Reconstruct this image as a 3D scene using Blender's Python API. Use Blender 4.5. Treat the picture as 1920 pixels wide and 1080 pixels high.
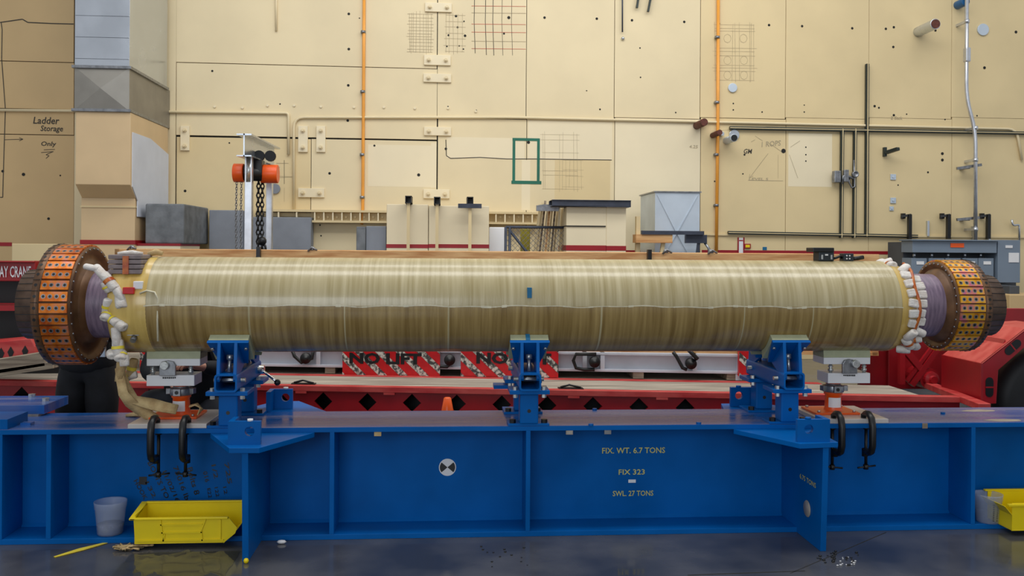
import bpy, bmesh, math, random
from mathutils import Vector, Matrix
R = random.Random(7)
C = bpy.context.scene.collection
for o in list(bpy.data.objects): bpy.data.objects.remove(o)
S = bpy.context.scene

# ---------------------------------------------------------------- camera, world, lights
FPX, TH, RO, CZ, HY = 1700.0, math.atan(.073), .007, 1.811, 465.0
cam = bpy.data.cameras.new('camera'); co = bpy.data.objects.new('camera', cam); C.objects.link(co)
cam.sensor_width = 36; cam.lens = 36*FPX/1920; cam.shift_y = -(540-HY)/1920; cam.clip_end = 100
co.matrix_world = Matrix.Translation((0,0,CZ)) @ Matrix.Rotation(-TH,4,'Z') @ Matrix.Rotation(math.pi/2,4,'X') @ Matrix.Rotation(RO,4,'Z')
S.camera = co
S.view_settings.view_transform = 'Standard'; S.view_settings.look = 'None'
S.view_settings.gamma = 1; S.view_settings.use_curve_mapping = False; S.view_settings.exposure = 0.0
w = bpy.data.worlds.new('hall_ambient'); S.world = w; w.use_nodes = True
w.node_tree.nodes['Background'].inputs[0].default_value = (.93,.96,1,1)
w.node_tree.nodes['Background'].inputs[1].default_value = .52
def area(name, loc, target, sx, sy, power, col):
    l = bpy.data.lights.new(name,'AREA'); l.shape='RECTANGLE'; l.size=sx; l.size_y=sy; l.energy=power; l.color=col
    o = bpy.data.objects.new(name,l); C.objects.link(o); o.location=loc
    o.rotation_euler = (Vector(target)-Vector(loc)).to_track_quat('-Z','Y').to_euler()
    return o
area('ceiling_lamp_light', (.8,5.2,9.5), (.8,5.9,0), 12, 1.6, 430, (1,.99,.96))
area('ceiling_lamp_light', (2.2,9.3,10), (2.2,12.5,1.5), 14, 1.8, 330, (1,.99,.96))
area('ceiling_lamp_light', (3.2,9.0,8), (3.0,14.5,4.0), 12, 1.5, 110, (1,.99,.96))
area('dock_door_light', (-3,-9,4.5), (-.5,6,2.0), 6, 5, 420, (.86,.93,1))

# ---------------------------------------------------------------- pixel -> place
def ray(px,py):
    dx=px-960; dy=py-HY
    u=dx*math.cos(RO)+dy*math.sin(RO); v=dy*math.cos(RO)-dx*math.sin(RO)
    return (u*math.cos(TH)+FPX*math.sin(TH), -u*math.sin(TH)+FPX*math.cos(TH), -v)
class Plane:
    """an upright plane Y = y0 + k X; d is the distance in front of it"""
    def __init__(s,y0,k=0.0): s.y0=y0; s.k=k
    def pt(s,px,py,d=0):
        r=ray(px,py); t=(s.y0-d)/(r[1]-s.k*r[0]); return Vector((r[0]*t, r[1]*t, CZ+r[2]*t))
    def at(s,X,d,Z): return Vector((X, s.y0+s.k*X-d, Z))
    def rect(s,x0,y0,x1,y1,d=0):
        xm=(x0+x1)/2; ym=(y0+y1)/2
        return s.pt(x0,ym,d).x, s.pt(x1,ym,d).x, s.pt(xm,y1,d).z, s.pt(xm,y0,d).z
    def box(s,mb,x0,y0,x1,y1,d0,d1,m=0,z0=None,z1=None):
        """front face (at distance d1 before the plane) spans the given rectangle"""
        X0,X1,Z0,Z1=s.rect(x0,y0,x1,y1,d1)
        if z0 is not None: Z0=z0
        if z1 is not None: Z1=z1
        s.xbox(mb,X0,X1,Z0,Z1,d0,d1,m)
    def xbox(s,mb,X0,X1,Z0,Z1,d0,d1,m=0):
        P=[s.at(X,d,Z) for Z in (Z0,Z1) for (X,d) in ((X0,d1),(X1,d1),(X1,d0),(X0,d0))]
        mb.hexa(P,m)
def atZ(px,py,Z):
    r=ray(px,py); t=(Z-CZ)/r[2]; return Vector((r[0]*t,r[1]*t,Z))

# ---------------------------------------------------------------- materials
def lin(c):
    return tuple([(x/255/12.92 if x/255<=.04045 else ((x/255+.055)/1.055)**2.4) for x in c]+[1])
MATS={}
def mat(name,rgb,rough=.5,metal=0,var=.12,scale=3.0,stretch=(1,1,1),bump=0,bscale=40,rgb2=None,trans=0,alpha=1,coat=0,rvar=0,detail=5,lo=.35,hi=.65,spec=.5,emit=0):
    m=bpy.data.materials.new(name); m.use_nodes=True; nt=m.node_tree; N=nt.nodes; L=nt.links
    b=N['Principled BSDF']; a=lin(rgb)
    geo=N.new('ShaderNodeNewGeometry'); mp=N.new('ShaderNodeMapping'); mp.inputs['Scale'].default_value=stretch
    L.new(geo.outputs['Position'],mp.inputs['Vector'])
    nz=N.new('ShaderNodeTexNoise'); nz.inputs['Scale'].default_value=scale; nz.inputs['Detail'].default_value=detail
    L.new(mp.outputs[0],nz.inputs['Vector'])
    rp=N.new('ShaderNodeValToRGB'); rp.color_ramp.elements[0].position=lo; rp.color_ramp.elements[1].position=hi
    c2=lin(rgb2) if rgb2 else tuple([min(1,v*(1+var)) for v in a[:3]]+[1])
    rp.color_ramp.elements[0].color=a if rgb2 else tuple([v*(1-var) for v in a[:3]]+[1])
    rp.color_ramp.elements[1].color=c2
    L.new(nz.outputs['Fac'],rp.inputs[0]); L.new(rp.outputs[0],b.inputs['Base Color'])
    b.inputs['Roughness'].default_value=rough; b.inputs['Metallic'].default_value=metal
    b.inputs['Specular IOR Level'].default_value=spec
    if coat: b.inputs['Coat Weight'].default_value=coat; b.inputs['Coat Roughness'].default_value=.12
    if trans: b.inputs['Transmission Weight'].default_value=trans
    if alpha<1: b.inputs['Alpha'].default_value=alpha
    if emit: L.new(rp.outputs[0],b.inputs['Emission Color']); b.inputs['Emission Strength'].default_value=emit
    if rvar:
        mr=N.new('ShaderNodeMapRange'); mr.inputs['To Min'].default_value=max(.03,rough-rvar); mr.inputs['To Max'].default_value=rough+rvar
        mr.inputs['From Min'].default_value=.35; mr.inputs['From Max'].default_value=.65
        L.new(nz.outputs['Fac'],mr.inputs['Value']); L.new(mr.outputs[0],b.inputs['Roughness'])
    if bump:
        n2=N.new('ShaderNodeTexNoise'); n2.inputs['Scale'].default_value=bscale; n2.inputs['Detail'].default_value=4
        L.new(mp.outputs[0],n2.inputs['Vector'])
        bp=N.new('ShaderNodeBump'); bp.inputs['Strength'].default_value=bump; bp.inputs['Distance'].default_value=.01
        L.new(n2.outputs['Fac'],bp.inputs['Height']); L.new(bp.outputs[0],b.inputs['Normal'])
    MATS[name]=m; return m
CREAM=mat('cream_wall_paint',(226,209,170),.55,var=.045,scale=.9,detail=6)
CREAM2=mat('pale_cream_repaint',(233,219,186),.55,var=.03,scale=1.2)
CREAM3=mat('yellowish_cream_paint',(219,198,152),.5,var=.05,scale=1)
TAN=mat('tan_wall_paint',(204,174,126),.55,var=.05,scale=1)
DUCTTAN=mat('peach_tan_duct_paint',(212,184,142),.45,var=.04,scale=2)
WHITEWASH=mat('bluish_white_primer',(205,212,226),.5,var=.05,scale=2)
DARK=mat('dark_gap',(28,28,26),.8)
BLACK=mat('black_paint',(14,15,17),.4,var=.1)
GRAPH=mat('pencil_marks',(172,158,128),.8)
GRAPH2=mat('dark_marker',(62,58,52),.8)
REDPEN=mat('red_pencil_marks',(196,104,84),.8)
REDBAND=mat('dark_red_band_paint',(150,16,30),.45,var=.1)
GREENTAPE=mat('green_masking_tape',(26,104,84),.6)
ORANGE=mat('orange_conduit_paint',(236,160,60),.4,var=.08)
GALV=mat('galvanised_steel',(200,206,214),.24,metal=.9,var=.05,scale=2,rvar=.05)
GALVW=mat('pale_zinc_sheet',(198,210,222),.42,metal=.45,var=.08,scale=2)
STEEL=mat('brushed_aluminium',(205,208,214),.3,metal=.85,var=.08,scale=10)
GRIM=mat('grey_machined_steel',(140,142,146),.35,metal=.8,var=.2,scale=20)
BOLT=mat('zinc_bolt',(190,192,190),.3,metal=.8,var=.2,scale=60)
CONC=mat('grey_concrete',(112,116,120),.85,var=.22,scale=6,bump=.3,bscale=30)
CONC2=mat('smooth_grey_concrete',(132,137,146),.8,var=.12,scale=2,bump=.1)
UNI=mat('dark_green_grey_rail',(52,60,58),.5,metal=.4)
RUST=mat('rusty_brown_pipe',(92,46,34),.7,var=.3,scale=20)
DGREY=mat('dark_blue_grey_steel',(62,68,82),.5,metal=.3,var=.15,scale=8)
EGREY=mat('switchgear_grey_paint',(116,130,146),.45,var=.05,scale=2)
EGREYD=mat('dark_switchgear_frame',(70,74,80),.6,var=.1)
WHITE=mat('white_paint',(226,226,228),.45,var=.04)
FRAMEW=mat('white_steel_frame_paint',(200,204,214),.42,var=.08,scale=3)
WOOD=mat('pine_timber',(190,134,80),.6,rgb2=(224,180,124),scale=3,stretch=(.5,6,9),bump=.1)
WOODO=mat('weathered_timber',(112,98,84),.8,rgb2=(160,146,126),scale=4,stretch=(.6,8,8),bump=.2)
DECK=mat('worn_deck_planks',(120,112,100),.7,rgb2=(186,176,160),scale=2.5,stretch=(.5,10,10),bump=.1)
RED=mat('red_trailer_paint',(150,14,24),.38,var=.16,scale=3,coat=.2)
REDW=mat('worn_lit_red_paint',(178,40,42),.45,rgb2=(196,78,72),scale=4,stretch=(1,3,3))  # pinkish red; on the fender top it paints in the light from above
REFR=mat('red_reflective_sheeting',(196,14,22),.35,var=.1,scale=20)
REFW=mat('mottled_white_reflective_sheeting',(66,68,66),.4,rgb2=(214,210,198),scale=34,detail=2,lo=.42,hi=.6)
RUBBER=mat('black_tyre_rubber',(26,27,29),.6,var=.3,scale=5,stretch=(1,1,1))
BLUE=mat('blue_fixture_paint',(0,90,164),.36,var=.12,scale=2.2,rvar=.06,spec=.14)
BLUEW=mat('blue_top_sheen_paint',(30,92,168),.22,rgb2=(96,110,156),scale=2.2,stretch=(.6,4,1),rvar=.07,lo=.4,hi=.62)  # greyer streaks put the glossy reflection of top faces into the blue
SCUFF=mat('bare_scraped_steel',(168,160,150),.4,metal=.2,var=.2,scale=12)
PAD=mat('pale_green_composite_pad',(168,172,140),.6,var=.06,scale=20)
JORANGE=mat('orange_jack_enamel',(232,88,20),.35,var=.08)
CHROME=mat('chrome',(225,228,232),.12,metal=1,var=.03)
YEL=mat('yellow_bin_plastic',(232,206,8),.38,var=.04,scale=6)
CUP=mat('frosted_plastic',(176,188,216),.3,var=.06,alpha=.32)
TANW=mat('tan_webbing_cloth',(176,146,100),.85,rgb2=(208,182,132),scale=14,bump=.4,bscale=120)
PADW=mat('white_cotton_tape',(206,196,186),.85,rgb2=(226,222,216),scale=24,bump=.4,bscale=90)
KAPT=mat('amber_polyimide_tape',(196,112,40),.3,rgb2=(160,60,26),scale=20)
YTAPE=mat('yellow_tape',(226,204,60),.5)
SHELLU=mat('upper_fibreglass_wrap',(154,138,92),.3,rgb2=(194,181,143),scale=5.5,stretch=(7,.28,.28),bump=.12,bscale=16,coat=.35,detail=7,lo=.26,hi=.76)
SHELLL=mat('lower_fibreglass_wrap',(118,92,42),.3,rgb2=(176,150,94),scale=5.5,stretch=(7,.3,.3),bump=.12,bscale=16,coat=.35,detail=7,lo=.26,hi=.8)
RESIN=mat('yellow_resin_collar',(186,150,70),.28,rgb2=(214,184,104),scale=4,stretch=(4,.6,.6),coat=.4)
RESINP=mat('pale_glue_seam',(206,198,170),.35,var=.1,scale=30)
PURP=mat('mauve_wrapped_neck',(104,88,108),.38,rgb2=(140,120,138),scale=8,stretch=(8,1,1),bump=.15,bscale=40)
BRONZE=mat('brown_oxidised_steel',(84,58,38),.42,metal=.35,rgb2=(118,84,56),scale=9)
BRONZED=mat('dark_brown_end_steel',(70,52,42),.45,metal=.3,rgb2=(104,80,62),scale=12)
def copper(name,a,b2,c):
    m=bpy.data.materials.new(name); m.use_nodes=True; nt=m.node_tree; N=nt.nodes; L=nt.links; b=N['Principled BSDF']
    geo=N.new('ShaderNodeNewGeometry'); nz=N.new('ShaderNodeTexNoise'); nz.inputs['Scale'].default_value=16; nz.inputs['Detail'].default_value=3
    L.new(geo.outputs['Position'],nz.inputs['Vector']); rp=N.new('ShaderNodeValToRGB')
    e=rp.color_ramp.elements; e[0].position=.3; e[0].color=lin(a); e[1].position=.72; e[1].color=lin(c); k=e.new(.5); k.color=lin(b2)
    L.new(nz.outputs['Fac'],rp.inputs[0]); L.new(rp.outputs[0],b.inputs['Base Color'])
    b.inputs['Metallic'].default_value=.55; b.inputs['Roughness'].default_value=.33; MATS[name]=m; return m
COPL=copper('heat_tinted_copper_plate',(176,72,24),(224,128,40),(208,136,122))
COPR=copper('golden_tinted_plate',(196,112,24),(236,178,44),(208,104,140))
FLOOR=mat('stained_polished_concrete',(52,54,60),.15,rgb2=(88,88,90),scale=1.6,rvar=.09,detail=9,bump=.05,bscale=9)
JEANS=mat('dark_denim',(26,30,40),.85,var=.25,scale=14)
CLOTHB=mat('black_cloth',(17,19,25),.85,var=.3,scale=12)
SKIN=mat('skin',(176,124,104),.5,var=.06)
GLOVE=mat('dusty_pink_grey_glove',(150,122,124),.7)
HAIR=mat('dark_brown_hair',(34,24,20),.6)
BOARD=mat('bright_white_board',(238,240,246),.3,var=.02)
BOLTBLK=mat('black_oxide_bolt',(20,20,22),.45,metal=.4)
YLET=mat('yellow_stencil_paint',(206,196,110),.5)
FILM=mat('clear_plastic_film',(70,70,64),.04,var=.02,alpha=.5,spec=.9)
OLIVE=mat('olive_yellow_sheet',(150,138,30),.6)

# ---------------------------------------------------------------- mesh builder
WM={}
class MB:
    def __init__(s): s.v=[]; s.f=[]; s.m=[]; s.sm=[]
    def add(s,vs,fs,m=0,sm=False):
        o=len(s.v); s.v+= [Vector(p) for p in vs]
        for f in fs: s.f.append([i+o for i in f]); s.m.append(m); s.sm.append(sm)
    def hexa(s,P,m=0):
        s.add(P,[(0,3,2,1),(4,5,6,7),(0,1,5,4),(1,2,6,5),(2,3,7,6),(3,0,4,7)],m)
    def box(s,x0,x1,y0,y1,z0,z1,m=0):
        s.hexa([(x0,y0,z0),(x1,y0,z0),(x1,y1,z0),(x0,y1,z0),(x0,y0,z1),(x1,y0,z1),(x1,y1,z1),(x0,y1,z1)],m)
    def obox(s,M,hx,hy,hz,m=0):
        s.hexa([M@Vector(p) for p in [(-hx,-hy,-hz),(hx,-hy,-hz),(hx,hy,-hz),(-hx,hy,-hz),(-hx,-hy,hz),(hx,-hy,hz),(hx,hy,hz),(-hx,hy,hz)]],m)
    def bar(s,p0,p1,wx,wy,m=0,up=(0,0,1)):
        p0=Vector(p0);p1=Vector(p1);d=p1-p0
        q=d.to_track_quat('Z','Y').to_matrix().to_4x4()
        s.obox(Matrix.Translation((p0+p1)/2)@q,wx/2,wy/2,d.length/2,m)
    def prism(s,pts,axis,a0,a1,m=0):
        """pts 2-D polygon; axis x: (y,z); axis y: (x,z); axis z: (x,y)"""
        def mk(a,p): return {'x':(a,p[0],p[1]),'y':(p[0],a,p[1]),'z':(p[0],p[1],a)}[axis]
        n=len(pts); vs=[mk(a0,p) for p in pts]+[mk(a1,p) for p in pts]
        s.add(vs,[tuple(range(n)),tuple(range(2*n-1,n-1,-1))]+[(i,i+n,(i+1)%n+n,(i+1)%n) for i in range(n)],m)
    def tube(s,pts,r,n=10,m=0,caps=True,sm=True,closed=False):
        pts=[Vector(p) for p in pts]; k=len(pts); rr=r if isinstance(r,(list,tuple)) else [r]*k
        vs=[];prev=None
        for i,p in enumerate(pts):
            a=pts[i-1] if (i>0 or closed) else p; b=pts[(i+1)%k] if (i<k-1 or closed) else p
            t=(b-a).normalized()
            if prev is None:
                u=t.orthogonal().normalized()
            else:
                u=(prev-t*prev.dot(t)); u=u.normalized() if u.length>1e-6 else t.orthogonal().normalized()
            prev=u; w_=t.cross(u)
            for j in range(n):
                an=2*math.pi*j/n; vs.append(p+(u*math.cos(an)+w_*math.sin(an))*rr[i])
        fs=[]
        for i in range(k if closed else k-1):
            for j in range(n):
                a=i*n+j;b=i*n+(j+1)%n;c=((i+1)%k)*n+(j+1)%n;d=((i+1)%k)*n+j; fs.append((a,b,c,d))
        s.add(vs,fs,m,sm)
        if caps and not closed:
            s.add([vs[j] for j in range(n)],[tuple(range(n-1,-1,-1))],m); s.add([vs[(k-1)*n+j] for j in range(n)],[tuple(range(n))],m)
    def cyl(s,p0,p1,r0,r1=None,n=20,m=0,sm=True): s.tube([p0,p1],[r0,r0 if r1 is None else r1],n,m,True,sm)
    def lathe(s,prof,c,axis='z',n=40,m=0,a0=0,a1=2*math.pi,sm=True,split=True):
        """prof [(t,r)] revolved about an axis through c; angle 0 points up (x axis) """
        full=abs(a1-a0-2*math.pi)<1e-6; k=n if full else n+1
        def pt(t,r,a):
            if axis=='x': return Vector((c[0]+t,c[1]-r*math.sin(a),c[2]+r*math.cos(a)))
            if axis=='y': return Vector((c[0]+r*math.sin(a),c[1]+t,c[2]+r*math.cos(a)))
            return Vector((c[0]+r*math.cos(a),c[1]+r*math.sin(a),c[2]+t))
        for (q0,q1) in zip(prof[:-1],prof[1:]):
            vs=[pt(q[0],q[1],a0+(a1-a0)*j/n) for q in (q0,q1) for j in range(k)]
            s.add(vs,[(j,(j+1)%k,(j+1)%k+k,j+k) for j in range(n)],m,sm)
    def ball(s,c,r,n=12,m=0,sc=(1,1,1),M=None):
        vs=[];fs=[];h=n//2
        for i in range(h+1):
            for j in range(n):
                a=math.pi*i/h;b=2*math.pi*j/n
                p=Vector((r*sc[0]*math.sin(a)*math.cos(b),r*sc[1]*math.sin(a)*math.sin(b),r*sc[2]*math.cos(a)))
                if M: p=M@p
                vs.append(Vector(c)+p)
        for i in range(h):
            for j in range(n): fs.append((i*n+j,(i+1)*n+j,(i+1)*n+(j+1)%n,i*n+(j+1)%n))
        s.add(vs,fs,m,True)
    def build(s,name,mats,parent=None,bevel=0,weld=True):
        me=bpy.data.meshes.new(name); mats=mats if isinstance(mats,(list,tuple)) else [mats]
        if parent is None:
            xs=[p.x for p in s.v];ys=[p.y for p in s.v];zs=[p.z for p in s.v]
            T=Matrix.Translation(((min(xs)+max(xs))/2,(min(ys)+max(ys))/2,min(zs)))
        else: T=WM[parent.name]
        I=T.inverted(); me.from_pydata([tuple(I@p) for p in s.v],[],s.f)
        for q in mats: me.materials.append(q)
        for p,mi,sm in zip(me.polygons,s.m,s.sm): p.material_index=mi; p.use_smooth=sm
        bm=bmesh.new(); bm.from_mesh(me)
        if weld: bmesh.ops.remove_doubles(bm,verts=bm.verts,dist=1e-5)
        bmesh.ops.recalc_face_normals(bm,faces=bm.faces); bm.to_mesh(me); bm.free()
        o=bpy.data.objects.new(name,me); C.objects.link(o)
        if parent is None: o.matrix_world=T
        else: o.parent=parent
        WM[o.name]=T
        if bevel:
            b=o.modifiers.new('bevel','BEVEL'); b.width=bevel; b.segments=2; b.limit_method='ANGLE'; b.angle_limit=math.radians(50)
        return o
def E(name,loc,label=None,cat=None,group=None):
    o=bpy.data.objects.new(name,None); o.empty_display_size=.1; C.objects.link(o); o.location=loc
    WM[o.name]=Matrix.Translation(loc)
    return tag(o,label,cat,group)
def tag(o,label=None,cat=None,group=None,kind=None):
    if label: o['label']=label
    if cat: o['category']=cat
    if group: o['group']=group
    if kind: o['kind']=kind
    return o
def struct(o): o['kind']='structure'; return o
def kids(o): return [c for c in bpy.data.objects if c.parent==o]
def dup(o,delta,label,group=None,rz=0):
    """a copy of a thing with copies of its parts and sub-parts"""
    def cp(x,par):
        c=x.copy(); C.objects.link(c); WM[c.name]=WM[x.name]
        if par: c.parent=par
        for k in TREE(x): cp(k,c)
        return c
    allo=list(bpy.data.objects)
    def TREE(x): return [q for q in allo if q.parent==x]
    c=cp(o,None); c.location=Vector(o.location)+Vector(delta); c['label']=label
    if rz: c.rotation_euler=(0,0,rz)
    if group: c['group']=group; o['group']=group
    return c
def lettering(mb,s,P,w,h,m=0,rot=0,ux=Vector((1,0,0)),uz=Vector((0,0,1)),shear=0,bold=.012):
    """flat letters of width w and height h, lower-left corner at P, in the plane of ux and uz"""
    cu=bpy.data.curves.new('t','FONT'); cu.body=s; cu.offset=bold; cu.resolution_u=2; ob=bpy.data.objects.new('t',cu); C.objects.link(ob)
    bpy.context.view_layer.update(); dg=bpy.context.evaluated_depsgraph_get(); me=bpy.data.meshes.new_from_object(ob.evaluated_get(dg))
    vs=[v.co.copy() for v in me.vertices]; fs=[tuple(p.vertices) for p in me.polygons]
    bpy.data.objects.remove(ob); bpy.data.curves.remove(cu); bpy.data.meshes.remove(me)
    x0=min(v.x for v in vs);x1=max(v.x for v in vs);y0=min(v.y for v in vs);y1=max(v.y for v in vs)
    out=[]
    for v in vs:
        a=(v.x-x0)/(x1-x0)*w; b=(v.y-y0)/(y1-y0)*h; a+=b*shear
        a,b=a*math.cos(rot)-b*math.sin(rot),a*math.sin(rot)+b*math.cos(rot); out.append(Vector(P)+ux*a+uz*b)
    mb.add(out,fs,m)

W=Plane(14.5,.022); T=Plane(8.12,-.14)
UXW=Vector((1,.022,0)).normalized()

# ================================================================ THE HALL
mb=MB(); mb.box(-9,13,-6,15,-.2,0); struct(mb.build('floor',FLOOR))
# back wall: steel plates with open seams over a dark core
mb=MB()
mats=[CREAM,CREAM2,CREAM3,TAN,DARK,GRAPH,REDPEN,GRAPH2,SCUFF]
W.xbox(mb,-9,12.6,0,10.2,-.5,-.03,4)
ZT=W.pt(960,216).z; ZTOP=10.2
def panel(x0,y0,x1,y1,m,g=.006,d=0):
    xm=max(0,min(1920,(x0+x1)/2))
    ym=(max(y0,0)+min(y1,480))/2
    X0=W.pt(x0,ym).x if x0>-50 else -9; X1=W.pt(x1,ym).x if x1<1950 else 12.6
    Z1=W.pt(xm,y0).z if y0>-10 else ZTOP; Z0=W.pt(xm,y1).z if y1<480 else 0
    W.xbox(mb,X0+g,X1-g,Z0+g,Z1-g,-.03,d,m)
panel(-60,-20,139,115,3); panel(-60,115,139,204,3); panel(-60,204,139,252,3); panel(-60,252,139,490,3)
panel(139,-20,330,490,0)
panel(330,-20,820,123,0); panel(330,123,820,258,0)
panel(330,258,583,490,2); panel(583,262,819,400,0); panel(583,400,819,490,0,.001)
for a,b_,m in ((820,987,0),(987,1152,0),(1152,1313,0),(1313,1473,2),(1473,1629,2),(1629,1784,2),(1784,1990,3 if 0 else 2)):
    panel(a,-20,b_,222,m,.005 if a<1400 else .003)
    panel(a,222,b_,490,1 if a==1152 else m,.005 if a<1400 else .003)
# repainted patches, slightly proud of the plate
def patch(x0,y0,x1,y1,m,d=.0015): W.box(mb,x0,y0,x1,y1,0,d,m)
patch(838,258,984,297,1); patch(990,228,1148,299,1); patch(690,272,812,350,1,.001); patch(978,300,994,394,1); patch(1040,300,1144,390,2)
patch(1172,240,1300,352,1,.001); patch(1478,250,1560,350,1,.001); patch(808,268,818,352,1,.003)
# torn edge line, seams on the lower part
def line(pts,wd=.008,m=5,d=.004):
    P=[W.pt(x,y,d) for x,y in pts]
    for a,b_ in zip(P[:-1],P[1:]):
        t=(b_-a).normalized(); nrm=Vector((-t.z,0,t.x))*wd/2
        mb.add([a+nrm,a-nrm,b_-nrm,b_+nrm],[(0,1,2,3)],m)
line([(836,262),(837,292),(845,297),(900,295),(950,298),(1012,298),(1060,299),(1147,300)],.012,7)
line([(0,42),(42,36),(52,42),(96,44),(138,45)],.015,7); line([(2,42),(4,55),(3,110),(10,205),(6,330),(5,370),(0,370)],.012,7)
# anchor holes
for x,y,r in [(654,26,5),(654,92,5),(653,160,5),(652,226,5),(674,34,2.5),(855,30,5),(954,33,6),(945,63,4),(841,66,4),(858,51,4),(870,40,3),(872,67,5),(838,87,3),(861,86,3),(869,92,3),
  (1021,33,5),(1119,35,5),(1185,38,5),(1283,41,5),(1348,44,5),(1442,47,5),(1504,49,5),(1598,53,5),(1661,54,5),(1754,57,5),(1905,60,6),(1125,205,3.5),(1267,211,3),(1375,194,3),(1375,206,3),(1429,210,3),(1508,197,2.5),(1508,210,3),
  (840,200,3),(893,207,3),(525,195,3),(398,133,4),(430,268,3),(347,358,5),(618,325,5),(702,273,4),(785,328,6),(836,279,5),(991,267,6),(1100,170,2.5),(1200,90,3),(1201,145,3),(1036,381,4),(1170,382,4),
  (44,327,6),(5,321,5),(91,410,5),(113,329,3),(1340,340,3),(1396,290,4),(1393,326,3),(1511,290,3),(1511,302,3),(1511,276,3),(1469,283,9),(1580,380,3),(1767,288,6),(1767,300,6),(1640,199,5),(1648,202,4),(1676,216,5),(1700,214,3),(1772,224,3),(1832,217,3),(1846,127,6),(1676,51,5),(1675,88,5),(1740,323,4),(1684,347,3),(586,435,4),(602,442,3),(600,422,3)]:
    p=W.pt(x,y,.003); rr=r*.0034*1.25
    mb.add([p+UXW*rr*math.cos(a)+Vector((0,0,rr*math.sin(a))) for a in [k*math.pi/5 for k in range(10)]],[tuple(range(10))],4)
# pencil grids
def grid(xs,ys,wd=.0045,m=5,j=2):
    for x in xs: line([(x+R.uniform(-1,1),ys[0]-R.uniform(0,j*3)),(x+R.uniform(-1.5,1.5),ys[-1]+R.uniform(0,j*3))],wd,m)
    for y in ys: line([(xs[0]-R.uniform(0,j*3),y),(xs[-1]+R.uniform(0,j*3),y+1)],wd,m)
grid([768,772,776,781,787,793,800,803,809],[26,33,39,45,51,57,63,68,73,79,86,92,97])
grid([836,842,850,858,868],[28,40,50,62,72,85,96],.004)
for x,t in ((890,100),(911,103),(925,104),(942,104),(960,104)): line([(x,-20),(x-1,40),(x+1,t)],.009 if x<930 else .006,7)
for y,m in ((11,6),(24,5),(45,6),(60,6),(77,5),(91,6)): line([(884,y),(986,y+1)],.007,m)
grid([1340,1349,1374,1378,1386,1405,1409,1414],[46,53,58,90,96,104,122,127,133,150],.004)
for cx,cy in ((1364,72),(1394,72),(1364,113),(1395,113),(1364,141),(1395,141)):
    line([(cx+7*math.cos(k*.785),cy+8*math.sin(k*.785)) for k in range(9)],.004)
grid([1018,1022,1049,1055,1076,1082],[252,262,286,320,328,354],.0035)
grid([1060,1068,1090],[300,318,330,350],.003)
line([(1335,246),(1458,236)],.003); line([(1465,284),(1442,268)],.006); line([(1440,288),(1405,334)],.006); line([(1405,334),(1412,330)],.006); line([(1405,334),(1406,326)],.006)
line([(1480,290),(1496,334)],.006); line([(1482,276),(1500,264)],.006); line([(1459,290),(1459,334)],.004); line([(1403,338),(1468,339)],.006); line([(1416,255),(1430,264)],.006)
line([(1408,266),(1416,262)],.006); line([(8,262),(43,261)],.008,7); line([(36,258),(43,261),(36,264)],.008,7)
line([(533,300),(533,345)],.006,7); line([(518,306),(541,306)],.006); line([(520,333),(548,332)],.004); line([(533,352),(533,378)],.004)
line([(480,330),(548,331)],.004); line([(482,342),(520,342)],.004)
def wtext(s,x0,y0,x1,y1,m=5,rot=0,sh=.15):
    p=W.pt(x0,y1,.004); a,b_,z0,z1=W.rect(x0,y0,x1,y1,.004); lettering(mb,s,p,b_-a,z1-z0,m,rot,UXW,shear=sh)
wtext('Ladder',62,219,110,232,7); wtext('Storage',75,235,117,249,7); wtext('Only',76,265,104,276,7)
line([(82,281),(103,280)],.008,7); line([(77,286),(100,284),(86,290),(92,292),(86,297)],.008,7)
wtext('GM',1394,279,1409,288,7); wtext('1 ROPS',1428,266,1464,276,5,.1); wtext('LEVEL 5',1404,333,1440,338,5)
wtext('4.25',1292,272,1308,278,5); wtext('2 Stck',1670,218,1692,224,5); wtext('9 5/8',92,100,101,105,5) if 0 else None
struct(mb.build('wall_back',mats))

# red stripe and ledges on the wall
mb=MB(); W.box(mb,1110,469,1203,474,0,.004); W.box(mb,1316,470,1705,476,0,.004); W.box(mb,-400,453,22,460,0,.006)
struct(mb.build('trim_1',REDBAND))
mb=MB(); W.box(mb,1300,441,1990,444,0,.03); struct(mb.build('trim_2',CREAM3))

# ---- things fixed to the wall
def conduit(name,pts,r,m,label,d=.03,cat='pipe',clips=(),group=None,bend=.1):
    P=[W.pt(x,y,d) for x,y in pts]
    Q=[P[0]]
    for i in range(1,len(P)-1):
        a=P[i-1]-P[i]; b_=P[i+1]-P[i]; k=min(bend,a.length*.45,b_.length*.45); a.normalize(); b_.normalize()
        p0=P[i]+a*k;p2=P[i]+b_*k
        for t in (0,.25,.5,.75,1): Q.append(p0*(1-t)**2+P[i]*2*t*(1-t)+p2*t*t)
    Q.append(P[-1]); base=P[-1]
    e=E(name,(base.x,base.y,min(p.z for p in P)),label,cat,group)
    m1=MB(); m1.tube(Q,r,10); m1.build('tube',m,e)
    for (x,y) in clips:
        m2=MB(); p=W.pt(x,y,d); m2.cyl(p+Vector((0,0,-.02)),p+Vector((0,0,.02)),r*1.6,n=10); W.xbox(m2,p.x-r*1.5,p.x+r*1.5,p.z-.015,p.z+.015,0,d); m2.build('clip',m if m!=ORANGE else GRIM,e)
    return e
conduit('orange_conduit',[(683,-60),(682,120),(680,400),(678,421)],.024,ORANGE,'orange painted conduit running down the wall above the small concrete block',.04,clips=[(681,60),(680,172),(679,290),(679,370)])
conduit('orange_conduit',[(1347,-60),(1346,250),(1343,480)],.026,ORANGE,'orange painted conduit running down the wall right of the boxed zinc duct',.04,clips=[(1345,70),(1344,192),(1343,290),(1343,385)])
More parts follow.
